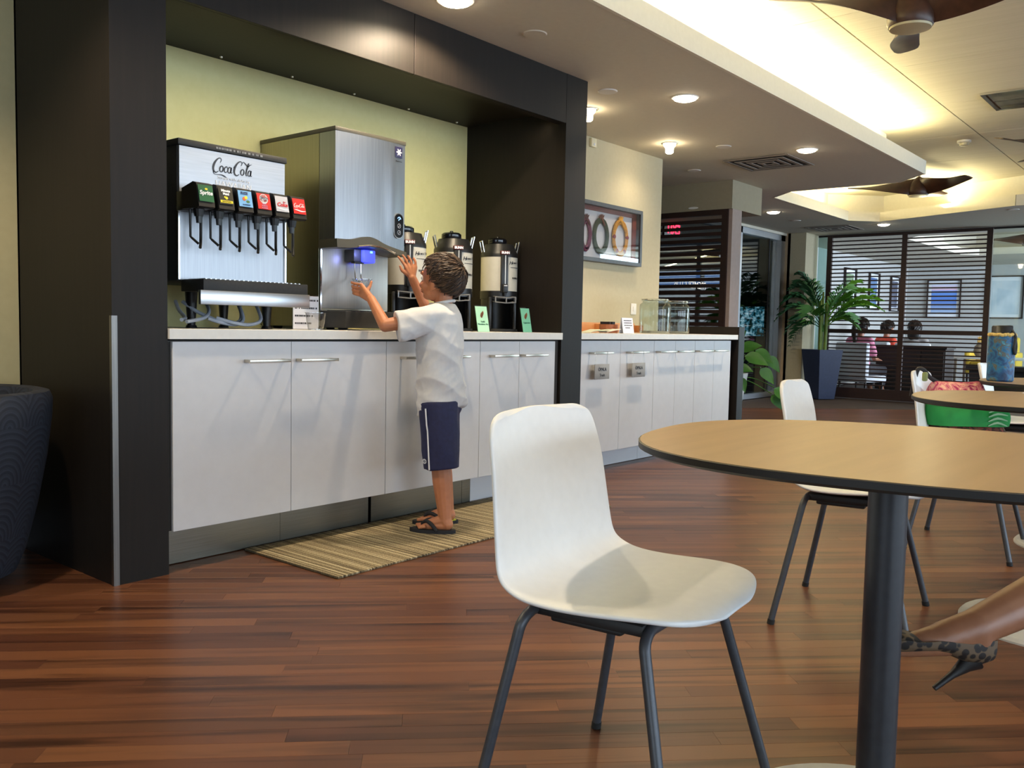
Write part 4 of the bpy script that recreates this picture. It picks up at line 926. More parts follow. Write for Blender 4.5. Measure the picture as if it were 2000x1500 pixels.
# ================================================================== CHAIRS AND TABLES
def shell_mesh():
    # side profile of the one-piece shell, front edge of the seat to the top of the back: (y, z, half width)
    pr = [(-.238, .427, .060), (-.236, .430, .105), (-.228, .434, .150), (-.212, .437, .184), (-.186, .439, .208), (-.145, .440, .224), (-.08, .437, .236), (0, .432, .240), (.07, .431, .241), (.12, .436, .241), (.155, .452, .238),
          (.178, .480, .234), (.190, .52, .230), (.202, .57, .226), (.214, .62, .222), (.226, .67, .217), (.237, .715, .211), (.243, .742, .204), (.247, .760, .193), (.249, .770, .180), (.250, .776, .163), (.2505, .779, .140)]
    bm = bmesh.new(); NV = 16; g = []
    n = len(pr); KB = 10
    for i, (y, z, hw) in enumerate(pr):
        row = []
        for k in range(NV+1):
            v = -1+2*k/NV; yy, zz = (y*.86 if y < 0 else y), z
            if i <= KB: zz += .008*v*v*min(1, i/6)       # a lightly dished seat
            else: yy -= .028*min(1, (i-KB)/5)*v*v        # a curved back
            row.append(bm.verts.new((hw*v, yy, zz)))
        g.append(row)
    for i in range(n-1):
        for k in range(NV): bm.faces.new((g[i][k], g[i][k+1], g[i+1][k+1], g[i+1][k]))
    bmesh.ops.recalc_face_normals(bm, faces=bm.faces[:])
    bmesh.ops.solidify(bm, geom=bm.faces[:], thickness=.013)
    return bm
def make_chair(label, x, y, rz):
    t = thing('shell_chair', label, 'chair', (x, y, 0), rz, group='white shell chairs')
    s = obj('shell', shell_mesh(), SHELL, t, local=True, ang=80)
    md = s.modifiers.new('sub', 'SUBSURF'); md.levels = 1; md.render_levels = 2
    obj('under_pan', B().box(-.165, .165, -.10, .13, .400, .424, .008).box(-.15, .15, -.05, .10, .388, .402, .006), BLACKM, t, local=True)
    for sx in (-1, 1):
        for nm, foot, top in (('rear', (sx*.252, .205), (sx*.205, .125)), ('front', (sx*.252, -.205), (sx*.175, -.105))):
            p = [(foot[0], foot[1], .006)]
            tx, ty = top; q0 = V((foot[0], foot[1], .006)); q1 = V((tx, ty, .412)); d = (q1-q0).normalized()
            p += [q0+(q1-q0)*.93]
            for k in range(1, 7):
                a = k/6*math.pi/2; inn = V((-sx*.04*(1-math.cos(a)), 0, 0)); p.append(q1-d*.030+d*.030*math.sin(a)+inn)
            p.append(V((tx-sx*.09, ty, .411)))
            b = B().tube(p, .0105, 10)
            lg = obj('leg', b, LEGMET, t, local=True)
            obj('foot_cap', B().cyl((foot[0], foot[1], 0), (foot[0]+(tx-foot[0])*.03, foot[1]+(ty-foot[1])*.03, .016), .012, .0118, 10), RUBBER, lg, local=True)
    return t
c1 = make_chair('white shell chair in the foreground, closest to the camera, beside the round table', 1.473, .898, R(6))
def chair_copy(label, x, y, rz):
    c = dup(c1); c.location = (x, y, 0); c.rotation_euler = (0, 0, rz); c['label'] = label; return c
chair_copy('white shell chair standing behind the foreground table', 2.978, .962, R(9))
chair_copy('white shell chair holding the pink and green bags', 4.303, .906, R(3.8))
chair_copy('white shell chair seen behind the blue bottle at the right edge', 5.95, .98, R(5))
chair_copy('white shell chair the woman sits on, outside the right edge of the photo', 2.62, -.08, R(236))

def table_outline(cx, cy, d, n=2.43, N=72):
    o = []; a, b_, rt = .427-d, .477-d, .173
    for k in range(N):
        t = 2*math.pi*k/N; c, s_ = math.cos(t), math.sin(t)
        x, y = a*math.copysign(abs(c)**(2/n), c), b_*math.copysign(abs(s_)**(2/n), s_)
        o.append((cx+.02+x*math.cos(rt)-y*math.sin(rt), cy-.028+x*math.sin(rt)+y*math.cos(rt)))
    return o
def make_table(label, cx, cy, a):
    t = thing('cafe_table', label, 'table', (cx, cy, 0), group='round cafe tables')
    o = table_outline(0, 0, 0); oi = table_outline(0, 0, .003); ou = table_outline(0, 0, .012)
    b = B(); bm = b.bm
    rings = [[bm.verts.new((x, y, z)) for x, y in pts] for pts, z in ((ou, .722), (o, .728), (o, .7385), (oi, .7395))]
    for r0, r1 in zip(rings, rings[1:]): b.bridge(r0, r1)
    bm.faces.new(list(reversed(rings[0]))); bm.faces.new(rings[-1])
    obj('edge_board', b, EDGE, t, local=True, ang=25)
    b = B(); r0 = [b.bm.verts.new((x, y, .7396)) for x, y in oi]; r1 = [b.bm.verts.new((x, y, .740)) for x, y in oi]; b.bridge(r0, r1); b.bm.faces.new(r1)
    obj('table_top', b, OAK, t, local=True, ang=25)
    obj('pedestal', B().cyl((0, 0, .03), (0, 0, .714), .034, n=28), POLEM, t, local=True)
    obj('top_plate', B().box(-.14, .14, -.14, .14, .712, .722, .003), BLACKM, t, local=True)
    obj('base', B().lathe([(.27, .0), (.27, .006), (.262, .016), (.16, .026), (.06, .036), (.036, .048), (.034, .05)], (0, 0, 0), 48).lathe([(.0005, 0), (.27, 0)], (0, 0, 0), 48), noisy('pale_grey_base', S((176, 178, 178), (186, 188, 188)), (20, 20, 20), .4), t, local=True)
    return t
T1 = make_table('nearest round oak-topped cafe table with a thick black edge', 1.660, .480, .452)
def table_copy(label, x, y):
    c = dup(T1); c.location = (x, y, 0); c['label'] = label; return c
table_copy('second round cafe table, right behind the nearest one', 3.300, .430)
table_copy('third round cafe table carrying the blue bottle', 4.640, .500)
table_copy('fourth round cafe table beyond the bottle, mostly outside the right edge', 6.35, .48)

# ---- bags on the chair
def bag_shape(cx, cy, z0, hx, hy, h, rz, sag=.02, seed=1, nu=28, nv=12):
    b = B(); prev = None; rot = Matrix.Rotation(rz, 3, 'Z')
    for j in range(nv+1):
        s_ = j/nv; prof = (1-.10*s_+.07*math.sin(s_*math.pi)) if j < nv else .86
        z = z0+h*s_
        ring = []
        for k in range(nu):
            a = 2*math.pi*k/nu; c, s2 = math.cos(a), math.sin(a); e = .55
            x = hx*prof*math.copysign(abs(c)**e, c); y = hy*(prof*(1-.55*s_**3))*math.copysign(abs(s2)**e, s2)
            n_ = noise.noise(V((x*9+seed, y*9, z*9)))*.012
            ring.append(b.bm.verts.new(V((cx, cy, z-sag*s_*(1-(x/hx)**2)*.6+n_*.5*s_))+rot @ V((x*(1+n_), y+n_, 0))))
        if prev: b.bridge(prev, ring)
        else: b.bm.faces.new(list(reversed(ring)))
        prev = ring
    b.bm.faces.new(prev); return b
PINKM = mat('pink_floral_cloth', None, .8)
n = nd(PINKM, 'ShaderNodeTexNoise', i_Scale=17, i_Detail=1, i_Distortion=2.2); t_ = nd(PINKM, 'ShaderNodeTexCoord'); lk(PINKM, t_.outputs['Object'], n.inputs['Vector'])
lk(PINKM, ramp(PINKM, n.outputs['Fac'], [(.38, (168, 40, 84)), (.46, (196, 70, 110)), (.50, (232, 176, 150)), (.56, (206, 92, 118)), (.66, (238, 186, 160))]), bsdf(PINKM).inputs['Base Color'])
GREENM = noisy('green_cloth', S((18, 122, 52), (26, 142, 62)), (14, 14, 14), .75, bump=.1)
MOTTLE = mat('mottled_cloth', None, .85)
n = nd(MOTTLE, 'ShaderNodeTexVoronoi', i_Scale=70); t_ = nd(MOTTLE, 'ShaderNodeTexCoord'); lk(MOTTLE, t_.outputs['Object'], n.inputs['Vector'])
sp = nd(MOTTLE, 'ShaderNodeSeparateColor'); lk(MOTTLE, n.outputs['Color'], sp.inputs[0])
lk(MOTTLE, ramp(MOTTLE, sp.outputs[0], [(.2, (70, 40, 30)), (.5, (112, 62, 44)), (.7, (150, 70, 60)), (.9, (90, 84, 46))]), bsdf(MOTTLE).inputs['Base Color'])
t = thing('tote_bag', 'green tote bag with patterned lower band lying on the chair seat', 'bag', (4.36, .87, .445))
obj('body', bag_shape(4.435, .965, .535, .185, .095, .115, R(-50), seed=3), GREENM, t, ang=80)
obj('lower_band', bag_shape(4.435, .965, .447, .178, .090, .10, R(-50), sag=0, seed=5), MOTTLE, t, ang=80)
rot = Matrix.Rotation(R(-52), 3, 'Z')
b = B(); mt = Matrix.Translation(V((4.435, .965, .575))+rot @ V((.10, -.099, 0))) @ Matrix.Rotation(R(-52), 4, 'Z') @ FY.to_4x4()
for k in range(4): b.ribbon([(-.04, -.035+.02*k, .004), (0, -.02+.02*k, .010), (.045, -.035+.024*k, .003)], mt, sub=3)
obj('leaf_print', b, mat('pale_leaf_print', (140, 176, 140), .7), t, smooth=False)
t = thing('floral_bag', 'pink floral bag leaning on the chair back above the green bag', 'bag', (4.38, .9, .66))
obj('body', bag_shape(4.41, 1.0, .648, .118, .07, .088, R(-50), seed=8), PINKM, t, ang=80)
obj('strap', B().tube(smoothpts([(4.40, 1.03, .70), (4.33, 1.09, .745), (4.29, 1.115, .785), (4.285, 1.14, .775), (4.29, 1.16, .66)]), .010, 8), mat('black_strap', (34, 32, 34), .6), t)
tag(obj('cloth', B().box(4.215, 4.245, 1.08, 1.10, .735, .775, .006), mat('lime_cloth', (128, 136, 84), .8)), 'small lime green cloth hung over the chair back beside the pink bag', 'cloth')

# ---- big painted bottle on the third table
BOTM = mat('painted_bottle', None, .5)
t_ = nd(BOTM, 'ShaderNodeTexCoord'); n = nd(BOTM, 'ShaderNodeTexNoise', i_Scale=24, i_Detail=4, i_Distortion=.8); lk(BOTM, t_.outputs['Object'], n.inputs['Vector'])
lk(BOTM, ramp(BOTM, n.outputs['Fac'], [(.30, (14, 34, 66)), (.44, (16, 70, 120)), (.54, (30, 108, 150)), (.60, (96, 80, 50)), (.66, (40, 130, 160)), (.74, (170, 196, 190))]), bsdf(BOTM).inputs['Base Color'])
bx_, by_, bz_ = 4.47, .835, .7405
t = thing('water_jug_sleeve', 'large bottle in a blue sea-patterned sleeve with black cap on the third table', 'bottle', (bx_, by_, bz_))
obj('sleeve', B().lathe([(.0005, bz_), (.050, bz_), (.055, bz_+.006), (.055, bz_+.185), (.052, bz_+.205)], (bx_, by_, 0), 32), BOTM, t)
b = B(); rg = random.Random(6)
for k in range(30):
    a = 2*math.pi*k/30; b.sph((bx_+.050*math.cos(a), by_+.050*math.sin(a), bz_+0.206+rg.random()*.006), (.010, .010, .008), 7, 5)
obj('yellow_trim', b, noisy('straw_trim', S((206, 176, 96), (220, 196, 126)), (60, 60, 60), .8), t)
obj('cap', B().lathe([(.046, bz_+0.204), (.047, bz_+0.214), (.044, bz_+0.218), (.044, bz_+0.244), (.040, bz_+0.250), (.0005, bz_+0.252)], (bx_, by_, 0), 24).box(bx_-.005, bx_+.06, by_-.034, by_-.008, bz_+0.218, bz_+0.252, .004), BLACKP, t)
sx_, sy_ = bx_-.022, by_-.055
obj('strap', B().tube(smoothpts([(sx_+.012, sy_+.018, bz_+.232), (sx_, sy_-.002, bz_+.20), (sx_-.008, sy_, bz_+.15), (sx_+.002, sy_-.004, bz_+.125), (sx_+.014, sy_-.003, bz_+.17), (sx_+.022, sy_+.016, bz_+.23)]), .006, 8), BLACKM, t)
t = thing('purple_bottle', 'purple bottle with beige cap on the fourth table at the right edge', 'bottle', (6.02, .78, .7405))
obj('body', B().lathe([(.0005, .741), (.04, .741), (.042, .75), (.042, .90), (.03, .93)], (6.12, .80, 0), 24), mat('purple_plastic', (70, 36, 130), .4), t)
obj('cap', B().lathe([(.032, .925), (.036, .93), (.036, .975), (.03, .985), (.0005, .986)], (6.12, .80, 0), 24), mat('beige_plastic', (206, 176, 146), .5), t)
tag(obj('napkin', B().box(4.80, 4.92, .70, .80, .7403, .743, .001), mat('beige_paper', (196, 178, 140), .8)), 'flat beige napkin on the third table beside the blue bottle', 'napkin')
tag(obj('napkin', B().box(3.60, 3.70, .52, .60, .7403, .7425, .001), PAPER), 'small white napkin on the second table', 'napkin')

# ================================================================== PLANTS
def planter(cx, cy, rz):
    t = thing('potted_palm', 'tall potted palm in a square navy planter before the slatted divider', 'plant', (cx, cy, 0), rz)
    NAVY = noisy('navy_planter', S((34, 44, 74), (38, 50, 82)), (30, 30, 30), .45)
    b = B(); h = .70; rows = [(.135, 0), (.20, h), (.182, h), (.176, h-.06)]
    rr = [[b.bm.verts.new((sx*r_, sy*r_, z)) for sx, sy in ((-1, -1), (1, -1), (1, 1), (-1, 1))] for r_, z in rows]
    b.bm.faces.new(list(reversed(rr[0])))
    for p, q in zip(rr, rr[1:]): b.bridge(p, q)
    obj('planter', b, NAVY, t, smooth=False, local=True)
    obj('soil', B().box(-.176, .176, -.176, .176, h-.09, h-.06), noisy('soil', S((40, 30, 22), (58, 44, 32)), (40, 40, 40), .95), t, smooth=False, local=True)
    ST = noisy('palm_stem', S((86, 112, 44), (106, 130, 54)), (8, 8, 20), .6)
    PG = [noisy('palm_green_%d' % k, S(c, tuple(int(q*1.25) for q in c)), (10, 10, 10), .55) for k, c in enumerate(((40, 84, 48), (92, 146, 48), (62, 112, 50)))]
    rg = random.Random(12)
    for k in range(4):
        x, y = rg.uniform(-.05, .05), rg.uniform(-.05, .05); obj('stem', B().tube([(x, y, h-.08), (x*1.2, y*1.2, 1.15), (x*1.3, y*1.3, 1.52-.06*k)], [.024, .020, .012], 8), ST, t, local=True)
    # fronds: az (world), reach, height, droop
    fr = [(120, .58, 1.60, .26, 0), (95, .50, 1.70, .16, 0), (150, .5, 1.72, .10, 0), (-60, .66, 1.62, .10, 1), (-40, .55, 1.72, .06, 1), (-75, .78, 1.46, .20, 1), (60, .45, 1.76, .1, 2), (118, .66, 1.46, .36, 0), (105, .52, 1.28, .36, 0), (-90, .5, 1.30, .3, 2),
          (-20, .5, 1.55, .2, 1), (170, .45, 1.4, .34, 2), (-110, .48, 1.66, .16, 2), (20, .48, 1.5, .26, 1), (135, .48, 1.16, .40, 0), (-65, .52, 1.56, .04, 1), (-55, .80, 1.52, .12, 1), (122, .40, 1.80, .04, 0), (-70, .45, 1.22, .2, 1), (110, .62, 1.62, .34, 0), (-50, .62, 1.40, .10, 2)]
    for az, reach, hz, droop, ci in fr:
        a = R(az)-rz; u = V((math.cos(a), math.sin(a), 0)); sd = V((-u.y, u.x, 0)); b = B(); rb = []
        N = 22
        for i in range(N+1):
            s_ = i/N; rb.append(V((0, 0, .95))+u*(reach*s_**1.25)+V((0, 0, (hz-.95)*(1-(1-s_)**1.9)-droop*s_**3.2)))
        b.tube(rb, [.008*(1-s_/N*.8) for s_ in range(N+1)], 5)
        for i in range(7, N+1):
            s_ = i/N; tdir = (rb[i]-rb[i-1]).normalized()
            for sg in (-1, 1):
                L = .24*math.sin(math.pi*min(1, .24+.72*(s_-.3)/.7))*rg.uniform(.8, 1.1)+.03
                d = (tdir*.55+sd*sg*.80+V((0, 0, rg.uniform(.10, .55)))).normalized(); w_ = .0042
                p0 = rb[i]; p1 = p0+d*L*.5+V((0, 0, .006)); p2 = p0+d*L+V((0, 0, -L*.30)); nn = d.cross(V((0, 0, 1))).normalized()
                q = [b.bm.verts.new(p) for p in (p0-nn*w_*.4, p0+nn*w_*.4, p1+nn*w_, p2, p1-nn*w_)]
                b.bm.faces.new(q)
        obj('frond', b, PG[ci], t, smooth=False, local=True)
    return t
planter(12.53, 4.62, R(-31))
t = thing('potted_philodendron', 'broad-leaved green plant in a white conical pot at the end of the counter', 'plant', (8.66, 4.13, 0))
PX, PY = 8.66, 4.13
obj('pot', B().lathe([(.0005, 0), (.07, 0), (.155, .50), (.14, .50), (.135, .46), (.0005, .45)], (PX, PY, 0), 32), mat('white_pot', (216, 216, 214), .4), t)
LEAF = noisy('philodendron_leaf', S((52, 104, 36), (78, 136, 52)), (7, 7, 7), .42)
rgt = V((math.sin(R(25.5)), -math.cos(R(25.5)), 0)); fwd = V((math.cos(R(25.5)), math.sin(R(25.5)), 0))
rg = random.Random(21)
lv = [(.16, .78, .30, 15, .0), (.30, .70, .28, -35, -.06), (.22, .66, .32, -20, -.12), (.40, .62, .26, -50, .02), (.34, .50, .26, -48, -.1), (.10, .56, .24, -10, -.14), (.50, .30, .30, -40, -.1), (.46, .22, .26, -50, .0), (.05, .88, .24, 50, .0), (-.10, .84, .26, 120, -.05), (-.2, .7, .26, 160, .05), (.10, .40, .20, -70, -.16), (-.12, .62, .24, 200, -.1)]
for rx, z, L, ang, fz in [(a_, b_, c_*.8, d_, e_) for a_, b_, c_, d_, e_ in lv]:
    c0 = V((PX, PY, 0))+rgt*rx+fwd*fz+V((0, 0, z)); d = (rgt*math.cos(R(ang))+V((0, 0, math.sin(R(ang))))).normalized(); nn = (fwd*-.8+V((0, 0, .5))+rgt*rg.uniform(-.3, .3)).normalized(); sd = d.cross(nn).normalized()
    b = B(); b.tube(smoothpts([(PX+rgt.x*.02, PY+rgt.y*.02, .45), V((PX, PY, .5))+rgt*rx*.4+V((0, 0, (z-.4)*.5)), c0-d*L*.45]), .005, 6)
    prev = None
    for i in range(9):
        s_ = i/8; w_ = L*.28*math.sin(math.pi*(s_**.72))+.002; mid = c0+d*L*(s_-.45)-V((0, 0, .09*L*(2*s_-.9)**2))
        r_ = [b.bm.verts.new(mid+sd*w_*q+nn*(.03*abs(q)*L)) for q in (-1, -.5, 0, .5, 1)]
        if prev:
            for q in range(4): b.bm.faces.new((prev[q], prev[q+1], r_[q+1], r_[q]))
        prev = r_
    obj('leaf', b, LEAF, t, ang=60)

# ================================================================== TUB CHAIR AT THE LEFT
TUB = mat('navy_scallop_fabric', None, .8)
t_ = nd(TUB, 'ShaderNodeTexCoord'); sp = nd(TUB, 'ShaderNodeSeparateXYZ'); lk(TUB, t_.outputs['Object'], sp.inputs[0])
at_ = nd(TUB, 'ShaderNodeMath', operation='ARCTAN2'); lk(TUB, sp.outputs['Y'], at_.inputs[0]); lk(TUB, sp.outputs['X'], at_.inputs[1])
ml = nd(TUB, 'ShaderNodeMath', operation='MULTIPLY'); ml.inputs[1].default_value = 2.4; lk(TUB, at_.outputs[0], ml.inputs[0])
zz = nd(TUB, 'ShaderNodeMath', operation='MULTIPLY'); zz.inputs[1].default_value = 5.2; lk(TUB, sp.outputs['Z'], zz.inputs[0])
def scal(du, dz):
    u = nd(TUB, 'ShaderNodeMath', operation='ADD'); u.inputs[1].default_value = du; lk(TUB, ml.outputs[0], u.inputs[0])
    w_ = nd(TUB, 'ShaderNodeMath', operation='ADD'); w_.inputs[1].default_value = dz; lk(TUB, zz.outputs[0], w_.inputs[0])
    pp = nd(TUB, 'ShaderNodeMath', operation='PINGPONG'); pp.inputs[1].default_value = .5; lk(TUB, u.outputs[0], pp.inputs[0])
    fr = nd(TUB, 'ShaderNodeMath', operation='FRACT'); lk(TUB, w_.outputs[0], fr.inputs[0])
    c = nd(TUB, 'ShaderNodeCombineXYZ'); lk(TUB, pp.outputs[0], c.inputs['X']); lk(TUB, fr.outputs[0], c.inputs['Y'])
    l = nd(TUB, 'ShaderNodeVectorMath', operation='LENGTH'); lk(TUB, c.outputs[0], l.inputs[0]); return l.outputs['Value']
ld = scal(0, 0); wv = nd(TUB, 'ShaderNodeMath', operation='MULTIPLY'); wv.inputs[1].default_value = 9; lk(TUB, ld, wv.inputs[0]); fr = nd(TUB, 'ShaderNodeMath', operation='FRACT'); lk(TUB, wv.outputs[0], fr.inputs[0])
lk(TUB, ramp(TUB, fr.outputs[0], [(.35, (24, 28, 40)), (.5, (42, 48, 62)), (.75, (34, 40, 52))]), bsdf(TUB).inputs['Base Color'])
TX, TY = 1.05, 3.43
t = thing('tub_chair', 'dark navy patterned tub chair cut off by the left edge', 'armchair', (TX, TY, 0))
prof = [(.24, .05), (.27, .12), (.31, .28), (.342, .45), (.360, .60), (.362, .66), (.352, .684), (.33, .690), (.30, .684), (.288, .66), (.28, .45), (.27, .36)]
b = B().lathe(prof, (0, 0, 0), 48)
bmesh.ops.translate(b.bm, vec=(TX, TY, 0), verts=b.bm.verts[:])
obj('tub', b, TUB, t)
obj('seat_cushion', B().lathe([(.0005, .46), (.22, .46), (.262, .44), (.272, .41), (.262, .37), (.0005, .37)], (TX, TY, 0), 40), TUB, t)
obj('underside', B().lathe([(.0005, .05), (.24, .05)], (TX, TY, 0), 40), BLACKM, t)
for k in range(4):
    a = R(45+90*k); obj('leg', B().cyl((TX+.17*math.cos(a), TY+.17*math.sin(a), 0), (TX+.17*math.cos(a), TY+.17*math.sin(a), .055), .016, .022, 12), BLACKP, t)

# ================================================================== FAR ROOM
def picture(nm, label, c, m3, w_, h, art, fr=FRM):
    mt = Matrix.Translation(c) @ m3.to_4x4(); t = thing('framed_picture', label, 'picture', c)
    def bx(x0, x1, y0, y1, z0, z1):
        b = B().box(x0, x1, y0, y1, z0, z1); bmesh.ops.transform(b.bm, matrix=mt, verts=b.bm.verts[:]); return b
    b = bx(-w_/2, w_/2, -h/2, h/2, -.001, .004); obj('backing', b, mat('mount_board', (240, 244, 250), .6), t, smooth=False)  # mount whitened as well, for the window glare on the far sketch
    e = .025; b = B()
    for q in ((-w_/2, w_/2, h/2-e, h/2), (-w_/2, w_/2, -h/2, -h/2+e), (-w_/2, -w_/2+e, -h/2+e, h/2-e), (w_/2-e, w_/2, -h/2+e, h/2-e)): b.box(*q, 0, .04)
    bmesh.ops.transform(b.bm, matrix=mt, verts=b.bm.verts[:]); obj('frame', b, mat('dark_picture_frame', (44, 34, 32), .5), t, smooth=False)
    obj('print', bx(-w_/2+.085, w_/2-.085, -h/2+.085, h/2-.10, .004, .006), art, t, smooth=False)
def art(nm, stops, sc):
    return noisy('art_'+nm, stops, sc, .6, detail=2)
blue = mat('art_blue', None, .6); t_ = nd(blue, 'ShaderNodeTexCoord'); sp = nd(blue, 'ShaderNodeSeparateXYZ'); lk(blue, t_.outputs['Generated'], sp.inputs[0])
lk(blue, ramp(blue, sp.outputs['Z'], [(0, (190, 212, 240)), (.45, (96, 140, 226)), (.78, (120, 168, 248)), (.82, (244, 208, 232)), (1, (222, 228, 252))]), bsdf(blue).inputs['Base Color'])
picture('p', 'framed blue seascape seen through the right bay of the divider', (19.995, 4.86, 1.69), FX, .66, .80, blue)
picture('p', 'framed sketch on the far wall right of the slatted divider, window reflection painted into its pale print', (19.995, 3.72, 1.72), FX, .66, .86, art('pale', S((196, 212, 226), (232, 240, 248)), (3, 3, 3)))  # print lightened to stand in for a window reflected in the picture glass
for x, lb, mm in ((16.38, 'first framed picture on the side wall behind the palm fronds', art('meadow', S((90, 120, 80), (150, 170, 140)), (4, 4, 4))), (17.74, 'middle framed picture on the side wall behind the divider', art('sea', S((60, 90, 150), (130, 160, 190)), (2, 2, 6))), (19.08, 'third framed picture on the side wall, beside the divider post', art('dusk', S((70, 74, 92), (120, 124, 140)), (2, 2, 8)))):
    picture('p', lb, (x, 5.595, 1.76), FY, .60, .72, mm)
ESP = noisy('espresso_veneer', S((34, 28, 26), (44, 36, 33)), (8, 8, 60), .5)
t = thing('lounge_cabinet', 'dark low cabinet standing behind the slatted divider', 'cabinet', (14.75, 3.96, 0))
obj('body', B().box(14.5, 15.0, 3.46, 4.48, .04, .72, .003), ESP, t, smooth=False); obj('top', B().box(14.48, 15.02, 3.44, 4.5, .72, .755, .003), ESP, t, smooth=False)
for y in (3.48, 3.815, 4.15): obj('door', B().box(14.485, 14.5, y, y+.32, .07, .70, .002), ESP, t, smooth=False)
obj('plinth', B().box(14.53, 14.97, 3.5, 4.44, 0, .04), BLACKM, t, smooth=False)
t = thing('lounge_bench', 'low dark bench along the far room, right of the cabinet', 'bench', (16.5, 2.6, 0))
obj('seat', B().box(16.2, 16.8, 1.2, 3.55, .36, .44, .01), ESP, t); obj('base', B().box(16.25, 16.75, 1.25, 3.5, 0, .36), ESP, t, smooth=False)
t = thing('lounge_table', 'low pale table in the far room with light top', 'table', (17.6, 3.2, 0))
obj('top', B().box(17.2, 18.0, 2.6, 4.0, .52, .56, .004), WORKTOP, t)
for x in (17.25, 17.95):
    for y in (2.65, 3.95): obj('leg', B().box(x-.02, x+.02, y-.02, y+.02, 0, .52), NICKEL, t, smooth=False)
t = thing('yellow_armchair', 'yellow upholstered armchair in the far room', 'armchair', (18.4, 3.55, 0))
YUP = noisy('yellow_fabric', S((206, 172, 60), (218, 184, 70)), (20, 20, 20), .85)
obj('seat', B().box(18.1, 18.7, 3.2, 3.9, .22, .46, .04), YUP, t); obj('backrest', B().box(18.6, 18.8, 3.2, 3.9, .40, .92, .04), YUP, t)
for y in (3.14, 3.90): obj('armrest', B().box(18.1, 18.75, y, y+.10, .22, .64, .03), YUP, t)
for x in (18.15, 18.7):
    for y in (3.2, 3.94): obj('leg', B().cyl((x, y, 0), (x, y, .23), .018, .026, 10), ESP, t)
t = thing('basket_vase', 'brown vase with dry stems on the pale far table', 'vase', (17.5, 3.6, .56))
obj('vase', B().lathe([(.0005, .561), (.07, .561), (.12, .65), (.10, .75), (.05, .80), (.055, .82)], (17.5, 3.6, 0), 24), noisy('woven_brown', S((120, 104, 84), (140, 124, 100)), (40, 40, 40), .8), t)
obj('stems', B().tube([(17.5, 3.6, .6), (17.48, 3.56, .95)], .006, 5).tube([(17.5, 3.6, .6), (17.52, 3.66, .92)], .006, 5).tube([(17.5, 3.6, .6), (17.46, 3.62, 1.0)], .006, 5), BAM, t)
WUP = noisy('white_lounge_fabric', S((206, 208, 214), (214, 216, 222)), (20, 20, 20), .8)
def lounge_chair(x, y, rz, label):
    t = thing('lounge_chair', label, 'chair', (x, y, 0), rz, group='white lounge chairs behind the divider')
    obj('seat', B().box(-.27, .27, -.27, .27, .20, .30, .03), WUP, t, local=True); obj('backrest', B().box(-.27, .27, .20, .30, .26, .80, .03), WUP, t, local=True)
    for sx in (-.22, .22):
        for sy in (-.22, .22): obj('leg', B().cyl((sx, sy, 0), (sx, sy, .21), .014, .018, 8), ESP, t, local=True)
    return t
# ================================================================== PEOPLE
def head_parts(t, hc, fwd, up, sc, skinm, body, eyec=(60, 40, 26)):
    """adds head volumes to the body solid; returns frame"""
    f = V(fwd).normalized(); u = V(up); u = (u-f*u.dot(f)).normalized(); l = u.cross(f)
    M3 = Matrix((f, l, u)).transposed()
    P_ = lambda a, b_, c: V(hc)+(f*a+l*b_+u*c)*sc
    b = body
    b.sph(P_(-.006, 0, .012), V((.093, .074, .086))*sc, 20, 14, M3)
    b.sph(P_(.022, 0, -.040), V((.062, .056, .062))*sc, 18, 12, M3)
    b.sph(P_(.052, 0, -.078), V((.026, .030, .020))*sc, 12, 8, M3)           # chin
    b.cap(P_(.078, 0, -.004), .009*sc, P_(.094, 0, -.032), .012*sc, 8)        # nose
    b.sph(P_(.082, 0, .022), V((.012, .045, .012))*sc, 12, 8, M3)             # brow
    for s in (-1, 1):
        b.sph(P_(.056, s*.034, -.034), V((.028, .024, .022))*sc, 12, 8, M3)   # cheek
        b.sph(P_(-.004, s*.078, -.022), V((.019, .009, .030))*sc, 12, 8, M3)  # ear
        b.sph(P_(.004, s*.075, -.044), V((.010, .007, .012))*sc, 8, 6, M3)
        b.sph(P_(.086, s*.011, -.034), .008*sc, 8, 6)
    b.sph(P_(.080, 0, -.055), V((.010, .020, .006))*sc, 10, 6, M3); b.sph(P_(.078, 0, -.064), V((.010, .017, .006))*sc, 10, 6, M3)
    return f, l, u, M3, P_
def face_details(t, fr, sc, eyec, lipc):
    f, l, u, M3, P_ = fr
    for s in (-1, 1):
        e = obj('eye', B().sph(P_(.071, s*.030, -.002), .0120*sc, 12, 8), mat('eye_white', (226, 222, 216), .25), t)
        obj('iris', B().sph(P_(.0805, s*.030, -.002), V((.0035, .0065, .0065))*sc, 10, 6, M3), mat('iris_%d' % eyec[0], eyec, .2), e)
        obj('eyebrow', B().cap(P_(.088, s*.016, .024), .003*sc, P_(.078, s*.046, .026), .0022*sc, 6), mat('brow_hair', (44, 30, 22), .8), t)
    obj('lips', B().sph(P_(.0865, 0, -.0555), V((.005, .019, .0042))*sc, 10, 6, M3).sph(P_(.085, 0, -.0630), V((.005, .016, .0045))*sc, 10, 6, M3), mat('lips_%d' % lipc[0], lipc, .45), t)
